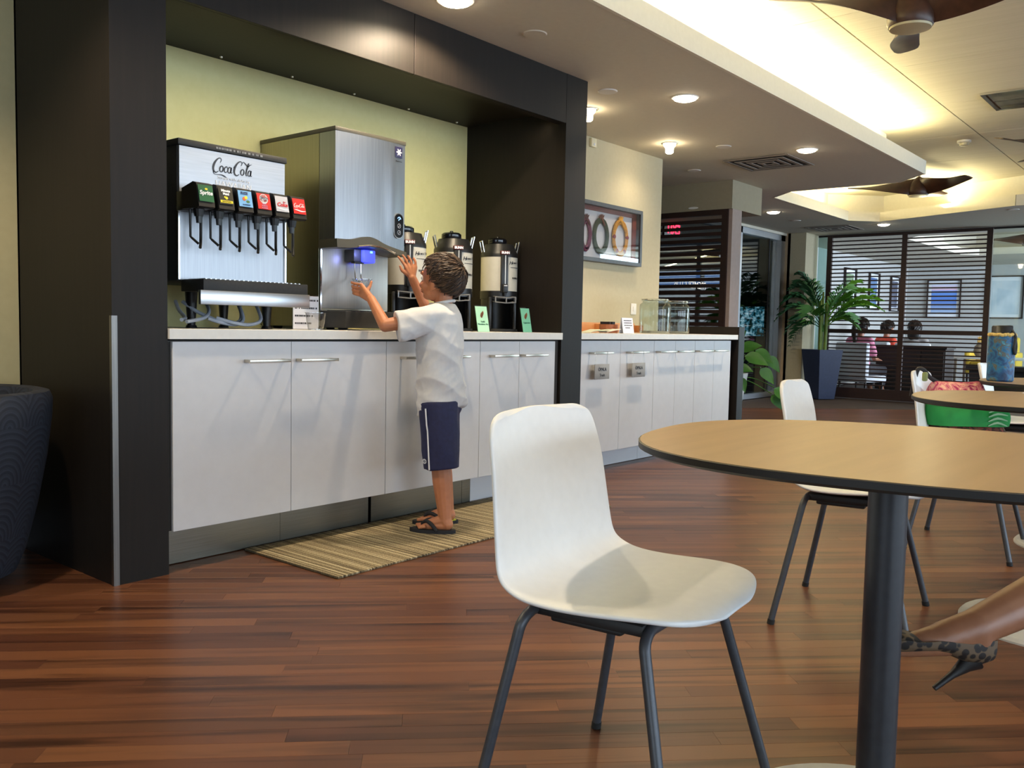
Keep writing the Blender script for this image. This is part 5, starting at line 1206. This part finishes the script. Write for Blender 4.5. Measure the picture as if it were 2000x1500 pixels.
def hair_mesh(fr, sc, length, crown=(-.085, -.012, .052), n=900, seed=1, front=.42, low=-.055):
    f, l, u, M3, P_ = fr; rg = random.Random(seed); b = B()
    rad = V((.099, .082, .094))*sc; cen = P_(-.010, 0, .014)
    # scalp cap
    bm0 = bmesh.new(); r_ = bmesh.ops.create_uvsphere(bm0, u_segments=28, v_segments=18, radius=1)['verts']
    def on(dv): return (dv.x < front+.25*max(0, dv.z) or dv.z > .55) and (dv.z > low*8 - .1*(dv.x < -.2)) and not (dv.x > -.05 and dv.z < -.02)
    dead = [v for v in r_ if not on(v.co)]
    bmesh.ops.delete(bm0, geom=dead, context='VERTS')
    for v in bm0.verts: v.co = cen+M3 @ V((v.co.x*rad.x, v.co.y*rad.y, v.co.z*rad.z))
    me = bpy.data.meshes.new('x'); bm0.to_mesh(me); bm0.free(); b.bm.from_mesh(me); bpy.data.meshes.remove(me)
    cd = V(crown); cd = V((cd.x/rad.x*sc, cd.y/rad.y*sc, cd.z/rad.z*sc)).normalized()
    k = 0
    while k < n:
        d = V((rg.gauss(0, 1), rg.gauss(0, 1), rg.gauss(0, 1))).normalized()
        if not on(d): continue
        k += 1
        tang = d-cd*d.dot(cd); tang = (tang-d*tang.dot(d))
        swirl = d.cross(cd)*.35
        if tang.length < .05: tang = V((rg.gauss(0, 1), rg.gauss(0, 1), rg.gauss(0, 1)))
        tang = (tang.normalized()+swirl+V((rg.uniform(-.2, .2), rg.uniform(-.2, .2), rg.uniform(-.2, .1)))).normalized()
        L = length*rg.uniform(.7, 1.15)*sc; pts = []; lift = rg.uniform(.004, .012)*sc; q = d.copy()
        for i in range(5):
            s_ = i/4; q2 = (q+tang*(L/rad.x)*s_*.95).normalized()
            pts.append(cen+M3 @ V((q2.x*(rad.x+lift*math.sin(s_*2.6)+.003*sc), q2.y*(rad.y+lift*math.sin(s_*2.6)+.003*sc), q2.z*(rad.z+lift*math.sin(s_*2.6)+.003*sc))))
        wd = rg.uniform(.0022, .0042)*sc
        b.tube(pts, [wd*.8, wd, wd*.9, wd*.6, wd*.12], 4)
    return b
HAIRB = mat('brown_hair', None, .62)
g = nd(HAIRB, 'ShaderNodeNewGeometry'); lk(HAIRB, ramp(HAIRB, g.outputs['Random Per Island'], [(0, (38, 26, 18)), (.6, (60, 42, 29)), (1, (100, 74, 50))]), bsdf(HAIRB).inputs['Base Color'])
HAIRK = mat('black_hair', None, .4)
g = nd(HAIRK, 'ShaderNodeNewGeometry'); lk(HAIRK, ramp(HAIRK, g.outputs['Random Per Island'], [(0, (18, 14, 12)), (1, (46, 32, 26))]), bsdf(HAIRK).inputs['Base Color'])

# ---------------------------------------------------------------- the boy
t = thing('person', 'boy in white t-shirt and navy shorts reaching up to the ice machine with a cup', 'person', (2.88, 2.80, .009))
F_ = V((-.52, .855, 0)).normalized(); L_ = V((-F_.y, F_.x, 0)); U_ = V((0, 0, 1))
pel = V((2.885, 2.80, .60)); chest = V((2.862, 2.795, .90)); nb = V((2.893, 2.805, 1.035)); hc = V((2.890, 2.822, 1.150))
shL = chest+L_*.105+V((.005, 0, .078)); shR = chest-L_*.110+V((.01, .01, .085))
elL, wrL = V((2.592, 2.862, .938)), V((2.637, 3.005, 1.052))
elR, wrR = V((3.035, 3.035, .985)), V((2.935, 3.055, 1.165))
body = B()
fr = head_parts(t, hc, F_*.9+V((.12, .25, .10)), U_, 1.0, SKIN, body)
body.cap(nb-V((0, 0, .03)), .040, hc+V((0, 0, -.05))-fr[0]*.018, .040, 14)
body.cap(pel, .085, chest, .088, 16); body.cap(shL-L_*.03, .045, shR+L_*.03, .045, 12); body.cap(chest, .085, nb-V((0, 0, .03)), .05, 14)
for s, e, w_ in ((shL, elL, wrL), (shR, elR, wrR)): body.cap(s, .036, e, .029, 12); body.cap(e, .029, w_, .0205, 12)
# legs and feet
hipL, knL, anL = pel+L_*.06, V((2.832, 2.752, .335)), V((2.838, 2.722, .070))
hipR, knR, anR = pel-L_*.06+F_*.02, V((2.948, 2.862, .335)), V((2.992, 2.852, .070))
fdir = {}
for s, h_, k_, a_, toe, heel in ((1, hipL, knL, anL, V((2.757, 2.867, 0)), V((2.858, 2.680, 0))), (-1, hipR, knR, anR, V((2.868, 2.955, 0)), V((3.018, 2.815, 0)))):
    body.cap(h_, .070, k_, .046, 14); body.cap(k_, .045, k_+(a_-k_)*.35+V((0, 0, 0)), .044, 12); body.cap(k_+(a_-k_)*.35, .044, a_, .029, 12)
    d = (toe-heel).normalized(); sd = V((-d.y, d.x, 0)); z = .009+.018
    body.cap(heel+d*.035+V((0, 0, z+.022)), .027, a_, .029, 12)
    body.cap(a_, .028, heel+d*.125+V((0, 0, z+.018)), .020, 12); body.cap(heel+d*.035+V((0, 0, z+.018)), .024, heel+d*.13+V((0, 0, z+.012)), .022, 12)
    for q in range(5):
        off = (q-1.8)*.0135*s; body.cap(heel+d*.135-sd*off*-1+V((0, 0, z+.012)), .010, heel+d*(.185-.007*q)+sd*off*1.05+V((0, 0, z+.006)), .0085 if q == 0 else .0066, 8)
# left hand closed around the cup
cupc = V((2.695, 3.135, 0)); CZ = 1.073; near_a = math.atan2(-.64, -.77)
def oncup(ang, z, off=.0075):
    rr = .033+(.044-.033)*(z-CZ)/.075+off; return V((cupc.x+rr*math.cos(ang), cupc.y+rr*math.sin(ang), z))
kz = [CZ+.047, CZ+.030, CZ+.013, CZ-.003]
kn = [oncup(near_a+.10, z_, .012) for z_ in kz]
for k, K in enumerate(kn):
    body.cap(wrL, .018, K, .0090, 10)
    span = (1.55, 1.7, 1.6, 1.3)[k]; pts = [oncup(near_a+.10-span*s_, kz[k]+.012*s_, .0062) for s_ in (0, .25, .5, .75, 1)]
    for a, b_ in zip([K]+pts[1:-1], pts[1:]): body.cap(a, .0066, b_, .0060, 8)
tb = oncup(near_a+.62, CZ+.020, .014); tm = oncup(near_a+1.0, CZ+.042, .009); te = oncup(near_a+1.15, CZ+.062, .008)
body.cap(wrL, .017, tb, .0105, 10); body.cap(tb, .0100, tm, .0078, 8); body.cap(tm, .0078, te, .0066, 8)
# right hand raised, fingers loosely spread
up = V((-.10, .10, .98)).normalized(); rt = V((.72, -.60, 0)).normalized()*1.0
for k in range(4):
    o_ = rt*(-.024+.016*k); base = wrR+up*.052+o_; L1 = (.030, .034, .032, .025)[k]
    body.cap(wrR, .017, base, .0088, 10); tp = base+up*L1+o_*.38+V((-.004, .006, 0)); tp2 = tp+(up*.8+V((-.25, .35, 0))+rt*(-.15+.1*k)).normalized()*L1*.75
    body.cap(base, .0072, tp, .0066, 8); body.cap(tp, .0066, tp2, .0056, 8)
th = wrR+up*.018-rt*.022; t1 = th+(up*.6-rt*.85).normalized()*.028; body.cap(wrR, .015, th, .010, 8); body.cap(th, .0095, t1, .008, 8); body.cap(t1, .008, t1+(up*.95-rt*.3).normalized()*.022, .0066, 8)
obj('body', fused(body, .0030, 3, .4), SKIN, t, ang=180)
face_details(t, fr, 1.0, (70, 46, 28), (176, 100, 84))
obj('hair', hair_mesh(fr, 1.03, .058, n=1500), HAIRB, t, ang=60)
# t-shirt
TEE = noisy('white_cotton', S((208, 207, 206), (214, 213, 212)), (60, 60, 60), .85, bump=.05)
sh = B(); prev = None
M3b = Matrix((F_, L_, U_)).transposed()
def secs(rows, bld):
    prev = None
    for c, rf, rl in rows:
        ring = [bld.bm.verts.new(V(c)+F_*rf*math.cos(2*math.pi*k/32)+L_*rl*math.sin(2*math.pi*k/32)) for k in range(32)]
        if prev: bld.bridge(prev, ring)
        else: bld.bm.faces.new(list(reversed(ring)))
        prev = ring
    bld.bm.faces.new(prev)
secs([((2.885, 2.80, .556), .106, .126), ((2.882, 2.80, .60), .106, .128), ((2.874, 2.797, .68), .102, .126), ((2.866, 2.796, .78), .099, .126), ((2.862, 2.796, .88), .100, .130), ((2.866, 2.798, .95), .096, .134), ((2.874, 2.80, .995), .084, .130), ((2.884, 2.803, 1.022), .066, .098), ((2.890, 2.806, 1.040), .056, .064)], sh)
sh.cap(shL-L_*.035, .058, shL+(elL-shL)*.25, .054, 16); sh.cap(shL+(elL-shL)*.2, .054, shL+(elL-shL)*.72, .052, 16); sh.cap(shL+(elL-shL)*.25+V((0, 0, -.012)), .055, shL+(elL-shL)*.72+V((0, 0, -.026)), .056, 16)
sh.cap(shR+L_*.025, .066, shR+(elR-shR)*.25, .062, 16); sh.cap(shR+(elR-shR)*.2, .062, shR+(elR-shR)*.66, .059, 16)
bm = fused(sh, .0055, 4, .5)
ax = (elL-shL).normalized(); cutp = shL+(elL-shL)*.70
for v in bm.verts:   # cut the sleeve ends and the hem clean, then press soft folds into the cloth
    for sp_, el_, kk in ((shL, elL, .76), (shR, elR, .74)):
        a_ = (el_-sp_); L0 = a_.length; a_ = a_/L0; d_ = (v.co-sp_).dot(a_)
        if d_ > L0*kk and (v.co-sp_-a_*d_).length < .105 and v.co.z > .82: v.co -= a_*(d_-L0*kk)
bm.normal_update()
for v in bm.verts:
    p = v.co; q = V((p.x*7+p.z*5, p.y*7-p.z*4, p.z*9)); p.z += (-.026*(p-pel).dot(F_)/.1 if p.z < .70 else 0)*max(0, min(1, (.70-p.z)/.13)); n1 = noise.noise(q); q2 = V((p.x*16-p.z*9, p.y*16+p.z*8, p.z*12)); n2 = noise.noise(q2)
    k = .4+.6*max(0, min(1, (1.0-p.z)/.3)); v.co += v.normal*((.0105*(1-abs(n1)*2.4)+.0045*(1-abs(n2)*2.2))*k)
obj('t_shirt', bm, TEE, t, ang=180)
col_ = [V((2.890, 2.808, 1.043))+F_*.053*math.cos(2*math.pi*k/28)+L_*.059*math.sin(2*math.pi*k/28)+V((0, 0, -.012*math.cos(2*math.pi*k/28))) for k in range(28)]
obj('collar', B().tube(col_, .007, 8, closed=True), TEE, t)
# shorts with white piping and a badge
SHO = noisy('navy_shorts', S((26, 30, 66), (32, 36, 76)), (60, 60, 60), .7, bump=.05)
so_ = B(); secs([((2.885, 2.80, .52), .070, .100), ((2.885, 2.80, .56), .088, .114), ((2.885, 2.80, .63), .088, .112)], so_)
for h_, k_, a_, f2 in ((hipL, knL, anL, 0), (hipR, knR, anR, .0)):
    kc = k_+V((0, 0, -.035)); so_.cyl(h_+V((0, 0, .0)), kc+V((.005, -.002, 0)), .088, .080, 22)
bm = fused(so_, .0055, 3, .5, wr=.0045, wsc=9, wax=(1, 1, .6))
obj('shorts', bm, SHO, t, ang=180)
b = B(); pip = []
for k in range(12):
    s_ = k/11; c = hipL+(knL+V((0, 0, -.035))-hipL)*s_+V((0, 0, -.004)); z = .575-.273*s_; c.z = z
    rr = (.090-.008*s_) if s_ > .3 else .098-.02*s_; d_ = (L_*.90+F_*.38).normalized(); pip.append(c+d_*rr)
pp = obj('piping', B().tube(pip, .0035, 6), WHT, t)
bc = knL+V((0, 0, .005))+(L_*.80+F_*.60).normalized()*.091
mt = Matrix.Translation(bc) @ Matrix.Rotation(math.atan2((L_*.80+F_*.60).y, (L_*.80+F_*.60).x)+R(90), 4, 'Z') @ FY.to_4x4()
b = B(); b.ribbon([(.009*math.cos(a)*1.25, .008*math.sin(a), .006) for a in [2*math.pi*k/16 for k in range(17)]], mt, sub=2); b.ribbon([(-.004, 0, .003), (.004, 0, .003)], mt, sub=2)
obj('badge', b, mat('pale_badge', (190, 196, 206), .5), t, smooth=False)
for s, toe, heel in ((1, V((2.757, 2.867, 0)), V((2.858, 2.680, 0))), (-1, V((2.868, 2.955, 0)), V((3.018, 2.815, 0)))):
    d = (toe-heel).normalized(); sd = V((-d.y, d.x, 0)); z0 = .0095; out = []
    for k in range(28):
        a = 2*math.pi*k/28; ly = math.cos(a); w_ = .036+.006*ly; out.append(heel+d*(.104+.108*ly)+sd*w_*math.sin(a))
    f_ = obj('sandal', B().prism([(p.x, p.y, z0) for p in out], (0, 0, .016)), mat('black_sandal', (26, 26, 30), .7), t, ang=30)
    if s < 0: obj('yellow_insole', B().prism([((heel+d*(.045+.04*math.cos(a))+sd*.03*math.sin(a)).x, (heel+d*(.045+.04*math.cos(a))+sd*.03*math.sin(a)).y, z0+.016) for a in [2*math.pi*k/16 for k in range(16)]], (0, 0, .002)), mat('yellow_insole', (190, 196, 60), .7), f_, smooth=False)
    tz = z0+.016
    b = B()
    for q in (-1, 1): b.tube(smoothpts([heel+d*.155+V((0, 0, tz+.016)), heel+d*.13+sd*q*.016+V((0, 0, tz+.036)), heel+d*.10+sd*q*.033+V((0, 0, tz+.026)), heel+d*.075+sd*q*.037+V((0, 0, tz-.002))]), [.006]+[.0085]*17+[.008], 8)
    b.tube([heel+d*.155+V((0, 0, tz+.018)), heel+d*.158+V((0, 0, tz-.002))], .0045, 6)
    obj('strap', b, mat('black_sandal'), f_)
cup(cupc.x, cupc.y, CZ, 'clear plastic cup held by the boy under the ice chute')

# ---------------------------------------------------------------- seated people
def seated(x, y, rz, label, shirt, trousers, skinm, hairm, style, arm=0, legs=None, sc=1.0, seat=.45, hi=.006):
    """local frame: facing -y, seat height given; figure about 1.65 m tall standing"""
    t = thing('person', label, 'person', (x, y, 0), rz); b = B()
    H = seat+.09; pel_ = V((0, .03, H)); ch = V((0, .07, H+.33)); nb_ = V((0, .06, H+.50)); hc_ = V((0, .03, H+.645))
    fr_ = head_parts(t, hc_, (0, -1, -.15), U_, 1.12, skinm, b)
    b.cap(nb_-V((0, 0, .05)), .052, hc_+V((0, .02, -.06)), .05, 12); b.cap(pel_, .125, ch, .125, 16); b.cap(ch, .12, nb_-V((0, 0, .04)), .06, 12); b.cap((-.15, .07, H+.43), .05, (.15, .07, H+.43), .05, 12)
    for s in (-1, 1):
        S_ = V((s*.165, .07, H+.42)); E_ = V((s*.20, -.03, H+.16)); W_ = V((s*.12, -.24, H+.14)); K_ = V((s*.10, -.40, seat+.07)); A_ = V((s*.10, -.40, .09))
        if legs and s in legs: K_, A_ = V(legs[s][0]), V(legs[s][1])
        b.cap(S_, .05, E_, .04, 12); b.cap(E_, .04, W_, .027, 12)
        for k in range(4):
            o_ = V((.0155*(k-1.5), 0, 0)); b.cap(W_, .024, W_+V((0, -.065, -.012))+o_, .012, 8); b.cap(W_+V((0, -.065, -.012))+o_, .0105, W_+V((0, -.125+.008*abs(k-1.4), -.035))+o_*1.15, .0085, 8)
        b.cap(W_, .02, W_+V((-s*.034, -.05, 0)), .012, 8); b.cap(W_+V((-s*.034, -.05, 0)), .012, W_+V((-s*.040, -.085, -.012)), .010, 8)
        b.cap(pel_+V((s*.07, -.02, -.01)), .095, K_, .062, 14); b.cap(K_, .058, K_+(A_-K_)*.32+V((0, .012, 0)), .056, 12); b.cap(K_+(A_-K_)*.32+V((0, .012, 0)), .056, A_, .036, 12)
        if legs and s in legs and len(legs[s]) > 2:
            for p0, r0, p1, r1 in legs[s][2]: b.cap(p0, r0, p1, r1, 12)
        else:
            dirf = V((0, -1, -.28)).normalized()
            b.cap(A_, .036, A_+dirf*.06+V((0, 0, -.03)), .032, 10); b.cap(A_+dirf*.06+V((0, 0, -.03)), .034, A_+dirf*.15+V((0, 0, -.052)), .026, 10)
    obj('body', fused(b, hi, 3, .5), skinm, t, local=True, ang=180)
    face_details_local(t, fr_)
    hb = hair_mesh(fr_, 1.18, .07, n=260, seed=int(abs(x)*10), front=.28)
    if style == 'ponytail': hb.tube(smoothpts([hc_+V((0, .115, .06)), hc_+V((.01, .17, -.02)), hc_+V((.015, .16, -.14)), hc_+V((.01, .14, -.25))]), [.03]+[.045]*12+[.035]*5+[.008], 10)
    if style == 'long': hb.sph(hc_+V((0, .065, -.09)), (.105, .055, .17), 16, 12)
    obj('hair', hb, hairm, t, local=True)
    if style == 'ponytail': obj('hair_band', B().lathe([(.030, -.008), (.036, 0), (.030, .008)], hc_+V((0, .118, .055)), 16), mat('hair_band', (214, 180, 130), .6), t, local=True)
    s_ = B(); s_.cap(pel_+V((0, 0, .02)), .142, ch, .143, 18); s_.cap(ch, .138, nb_-V((0, 0, .06)), .075, 14); s_.cap((-.15, .07, H+.425), .063, (.15, .07, H+.425), .063, 14)
    for q in (-1, 1): s_.cap((q*.165, .07, H+.42), .064, (q*.19, 0, H+.24), .056, 14)
    obj('shirt', fused(s_, .011, 3, .5, wr=.004, wsc=8), shirt, t, local=True, ang=180)
    p_ = B(); p_.cap(pel_, .148, pel_+V((0, .01, -.01)), .148, 16)
    for q in (-1, 1):
        K_ = V((q*.10, -.40, seat+.07)); A_ = V((q*.10, -.40, .16))
        if legs and q in legs: K_, A_ = V(legs[q][0]), None
        p_.cap(pel_+V((q*.07, -.02, -.01)), .112, K_, .076, 14)
        if A_ is not None and legs is None: p_.cap(K_, .075, A_, .055, 12)
    obj('skirt' if legs else 'trousers', fused(p_, .011, 3, .5), trousers, t, local=True, ang=180)
    if legs is None:
        for q in (-1, 1): obj('shoe', B().box(q*.10-.045, q*.10+.045, -.60, -.355, .0, .075, .02), mat('dark_shoe', (34, 30, 30), .6), t, local=True)
    return t
def face_details_local(t, fr_):
    f, l, u, M3, P_ = fr_; sc = 1.12
    for s in (-1, 1):
        e = obj('eye', B().sph(P_(.073, s*.030, -.002), .0135*sc, 10, 6), mat('eye_white'), t, local=True)
        obj('iris', B().sph(P_(.084, s*.030, -.002), V((.0035, .0065, .0065))*sc, 8, 5, M3), mat('iris_60', (60, 40, 26), .2), e, local=True)
    obj('lips', B().sph(P_(.0865, 0, -.0555), V((.005, .019, .0042))*sc, 10, 6, M3).sph(P_(.085, 0, -.0630), V((.005, .016, .0045))*sc, 10, 6, M3), mat('lips_150', (150, 84, 76), .45), t, local=True)
PINKS = noisy('pink_top', S((216, 130, 160), (226, 142, 170)), (30, 30, 30), .8); REDS = noisy('red_orange_shirt', S((224, 74, 52), (232, 84, 60)), (30, 30, 30), .8); GRYS = noisy('pale_striped_top', S((120, 116, 118), (150, 146, 146)), (4, 4, 60), .8)
DRK = noisy('dark_trousers', S((36, 34, 40), (44, 42, 48)), (30, 30, 30), .8)
lounge_chair(13.85, 4.49, R(75), 'white lounge chair under the woman in pink behind the divider')
seated(13.85, 4.49, R(75), 'woman with a dark ponytail and pink top seated behind the divider', PINKS, DRK, DSKIN, HAIRK, 'ponytail', hi=.011, seat=.31)
lounge_chair(16.2, 4.80, R(60), 'white lounge chair under the man in red behind the divider')
seated(16.2, 4.80, R(60), 'man in a red-orange shirt leaning over a table behind the divider', REDS, DRK, DSKIN, HAIRK, 'short', hi=.011, seat=.31)
lounge_chair(15.55, 4.20, R(100), 'white lounge chair behind the dark cabinet')
seated(15.55, 4.20, R(100), 'person with brown hair seated behind the dark cabinet, right of the divider post', GRYS, DRK, DSKIN, HAIRK, 'long', hi=.011, seat=.31)
# the woman whose leg and leopard shoe reach into the picture from the right
wx, wy, wr = 2.62, -.08, R(236)
W2 = Matrix.Translation((wx, wy, 0)) @ Matrix.Rotation(wr, 4, 'Z'); INVW = W2.inverted()
loc = lambda p: INVW @ V(p)
ankW = V((1.915, .377, .366))
foot = [(loc(ankW), .036, loc((1.918, .373, .330)), .030), (loc((1.918, .373, .330)), .029, loc((1.873, .417, .343)), .029), (loc(ankW), .036, loc((1.868, .422, .346)), .033), (loc((1.868, .422, .343)), .033, loc((1.815, .470, .334)), .024), (loc((1.815, .470, .334)), .024, loc((1.772, .507, .327)), .013)]
s0 = 1 if loc(ankW).x > 0 else -1
legs = {s0: (loc((2.27, .185, .475)), loc(ankW), foot), -s0: (V((-s0*.10, -.38, .52)), V((-s0*.10, -.12, .10)))}
t = seated(wx, wy, wr, 'woman beside the nearest table, only her leg and leopard print heel in view', noisy('plum_blouse', S((70, 40, 60), (80, 48, 70)), (30, 30, 30), .8), DRK, noisy('shaded_leg_skin', S((138, 92, 66), (146, 99, 72)), (40, 40, 40), .45), HAIRB, 'long', legs=legs, hi=.006)  # leg skin darkened in colour for the shade below the table
LEO = mat('leopard_print', None, .6)
t_ = nd(LEO, 'ShaderNodeTexCoord'); n = nd(LEO, 'ShaderNodeTexVoronoi', i_Scale=62); lk(LEO, t_.outputs['Object'], n.inputs['Vector'])
lk(LEO, ramp(LEO, n.outputs['Distance'], [(.34, (20, 15, 12)), (.46, (24, 18, 14)), (.56, (92, 74, 54))]), bsdf(LEO).inputs['Base Color'])
def heel_shoe(heel, toe, parent, up=V((0, 0, 1))):
    d = (toe-heel); Ls = d.length; d.normalize(); sd = d.cross(up).normalized(); u = sd.cross(d).normalized()
    if u.z < 0: u = -u
    # length along the shoe, sole height, top line height, half width
    PR = [(0, .016, .050, .012), (.03, .006, .053, .026), (.12, .0, .053, .033), (.25, .006, .047, .034), (.38, .020, .050, .034), (.50, .027, .053, .037), (.60, .028, .052, .041), (.68, .027, .052, .042), (.78, .025, .055, .040), (.88, .024, .050, .032), (.96, .026, .043, .018), (1.0, .030, .037, .006)]
    b = B(); prev = None; n = 14
    for s_, lo, hi, w_ in PR:
        c = heel+d*Ls*s_; ring = []
        for k in range(n+1):      # from one top line down round the sole and up to the other
            a = math.pi*k/n; x = math.cos(a)*w_; dep_ = math.sin(a)**.55
            ring.append(c+sd*x+u*(hi-(hi-lo)*dep_))
        inner = []
        for k in range(n, -1, -1):
            a = math.pi*k/n; x = math.cos(a)*(w_-.0028); dep_ = math.sin(a)**.55
            if s_ < .68 and s_ > .01: inner.append(c+sd*x+u*(hi-(hi-lo-.004)*dep_))
            else: inner.append(c+sd*x+u*(hi+.010*math.sin(a)*(1 if s_ > .5 else 0)))
        r_ = [b.bm.verts.new(p) for p in ring+inner]
        if prev: b.bridge(prev, r_)
        else: b.bm.faces.new(r_)
        prev = r_
    b.bm.faces.new(prev)
    s = obj('high_heel', b, LEO, parent, ang=70); s['label'] = 'leopard print high heel shoe'
    a0 = heel+d*.040+u*.010; tip = heel+d*.122-u*.050
    obj('stiletto', B().tube([a0, a0*.78+tip*.22, a0*.45+tip*.55, tip], [.024, .015, .0075, .0055], 12), mat('black_heel', (22, 20, 20), .5), s)
heel_shoe(V((1.944, .350, .291)), V((1.744, .530, .303)), t, V((.002, .003, .051)))
heel_shoe(W2 @ V((-s0*.10, -.07, .062)), W2 @ V((-s0*.10, -.315, .030)), t)
bpy.context.view_layer.update()
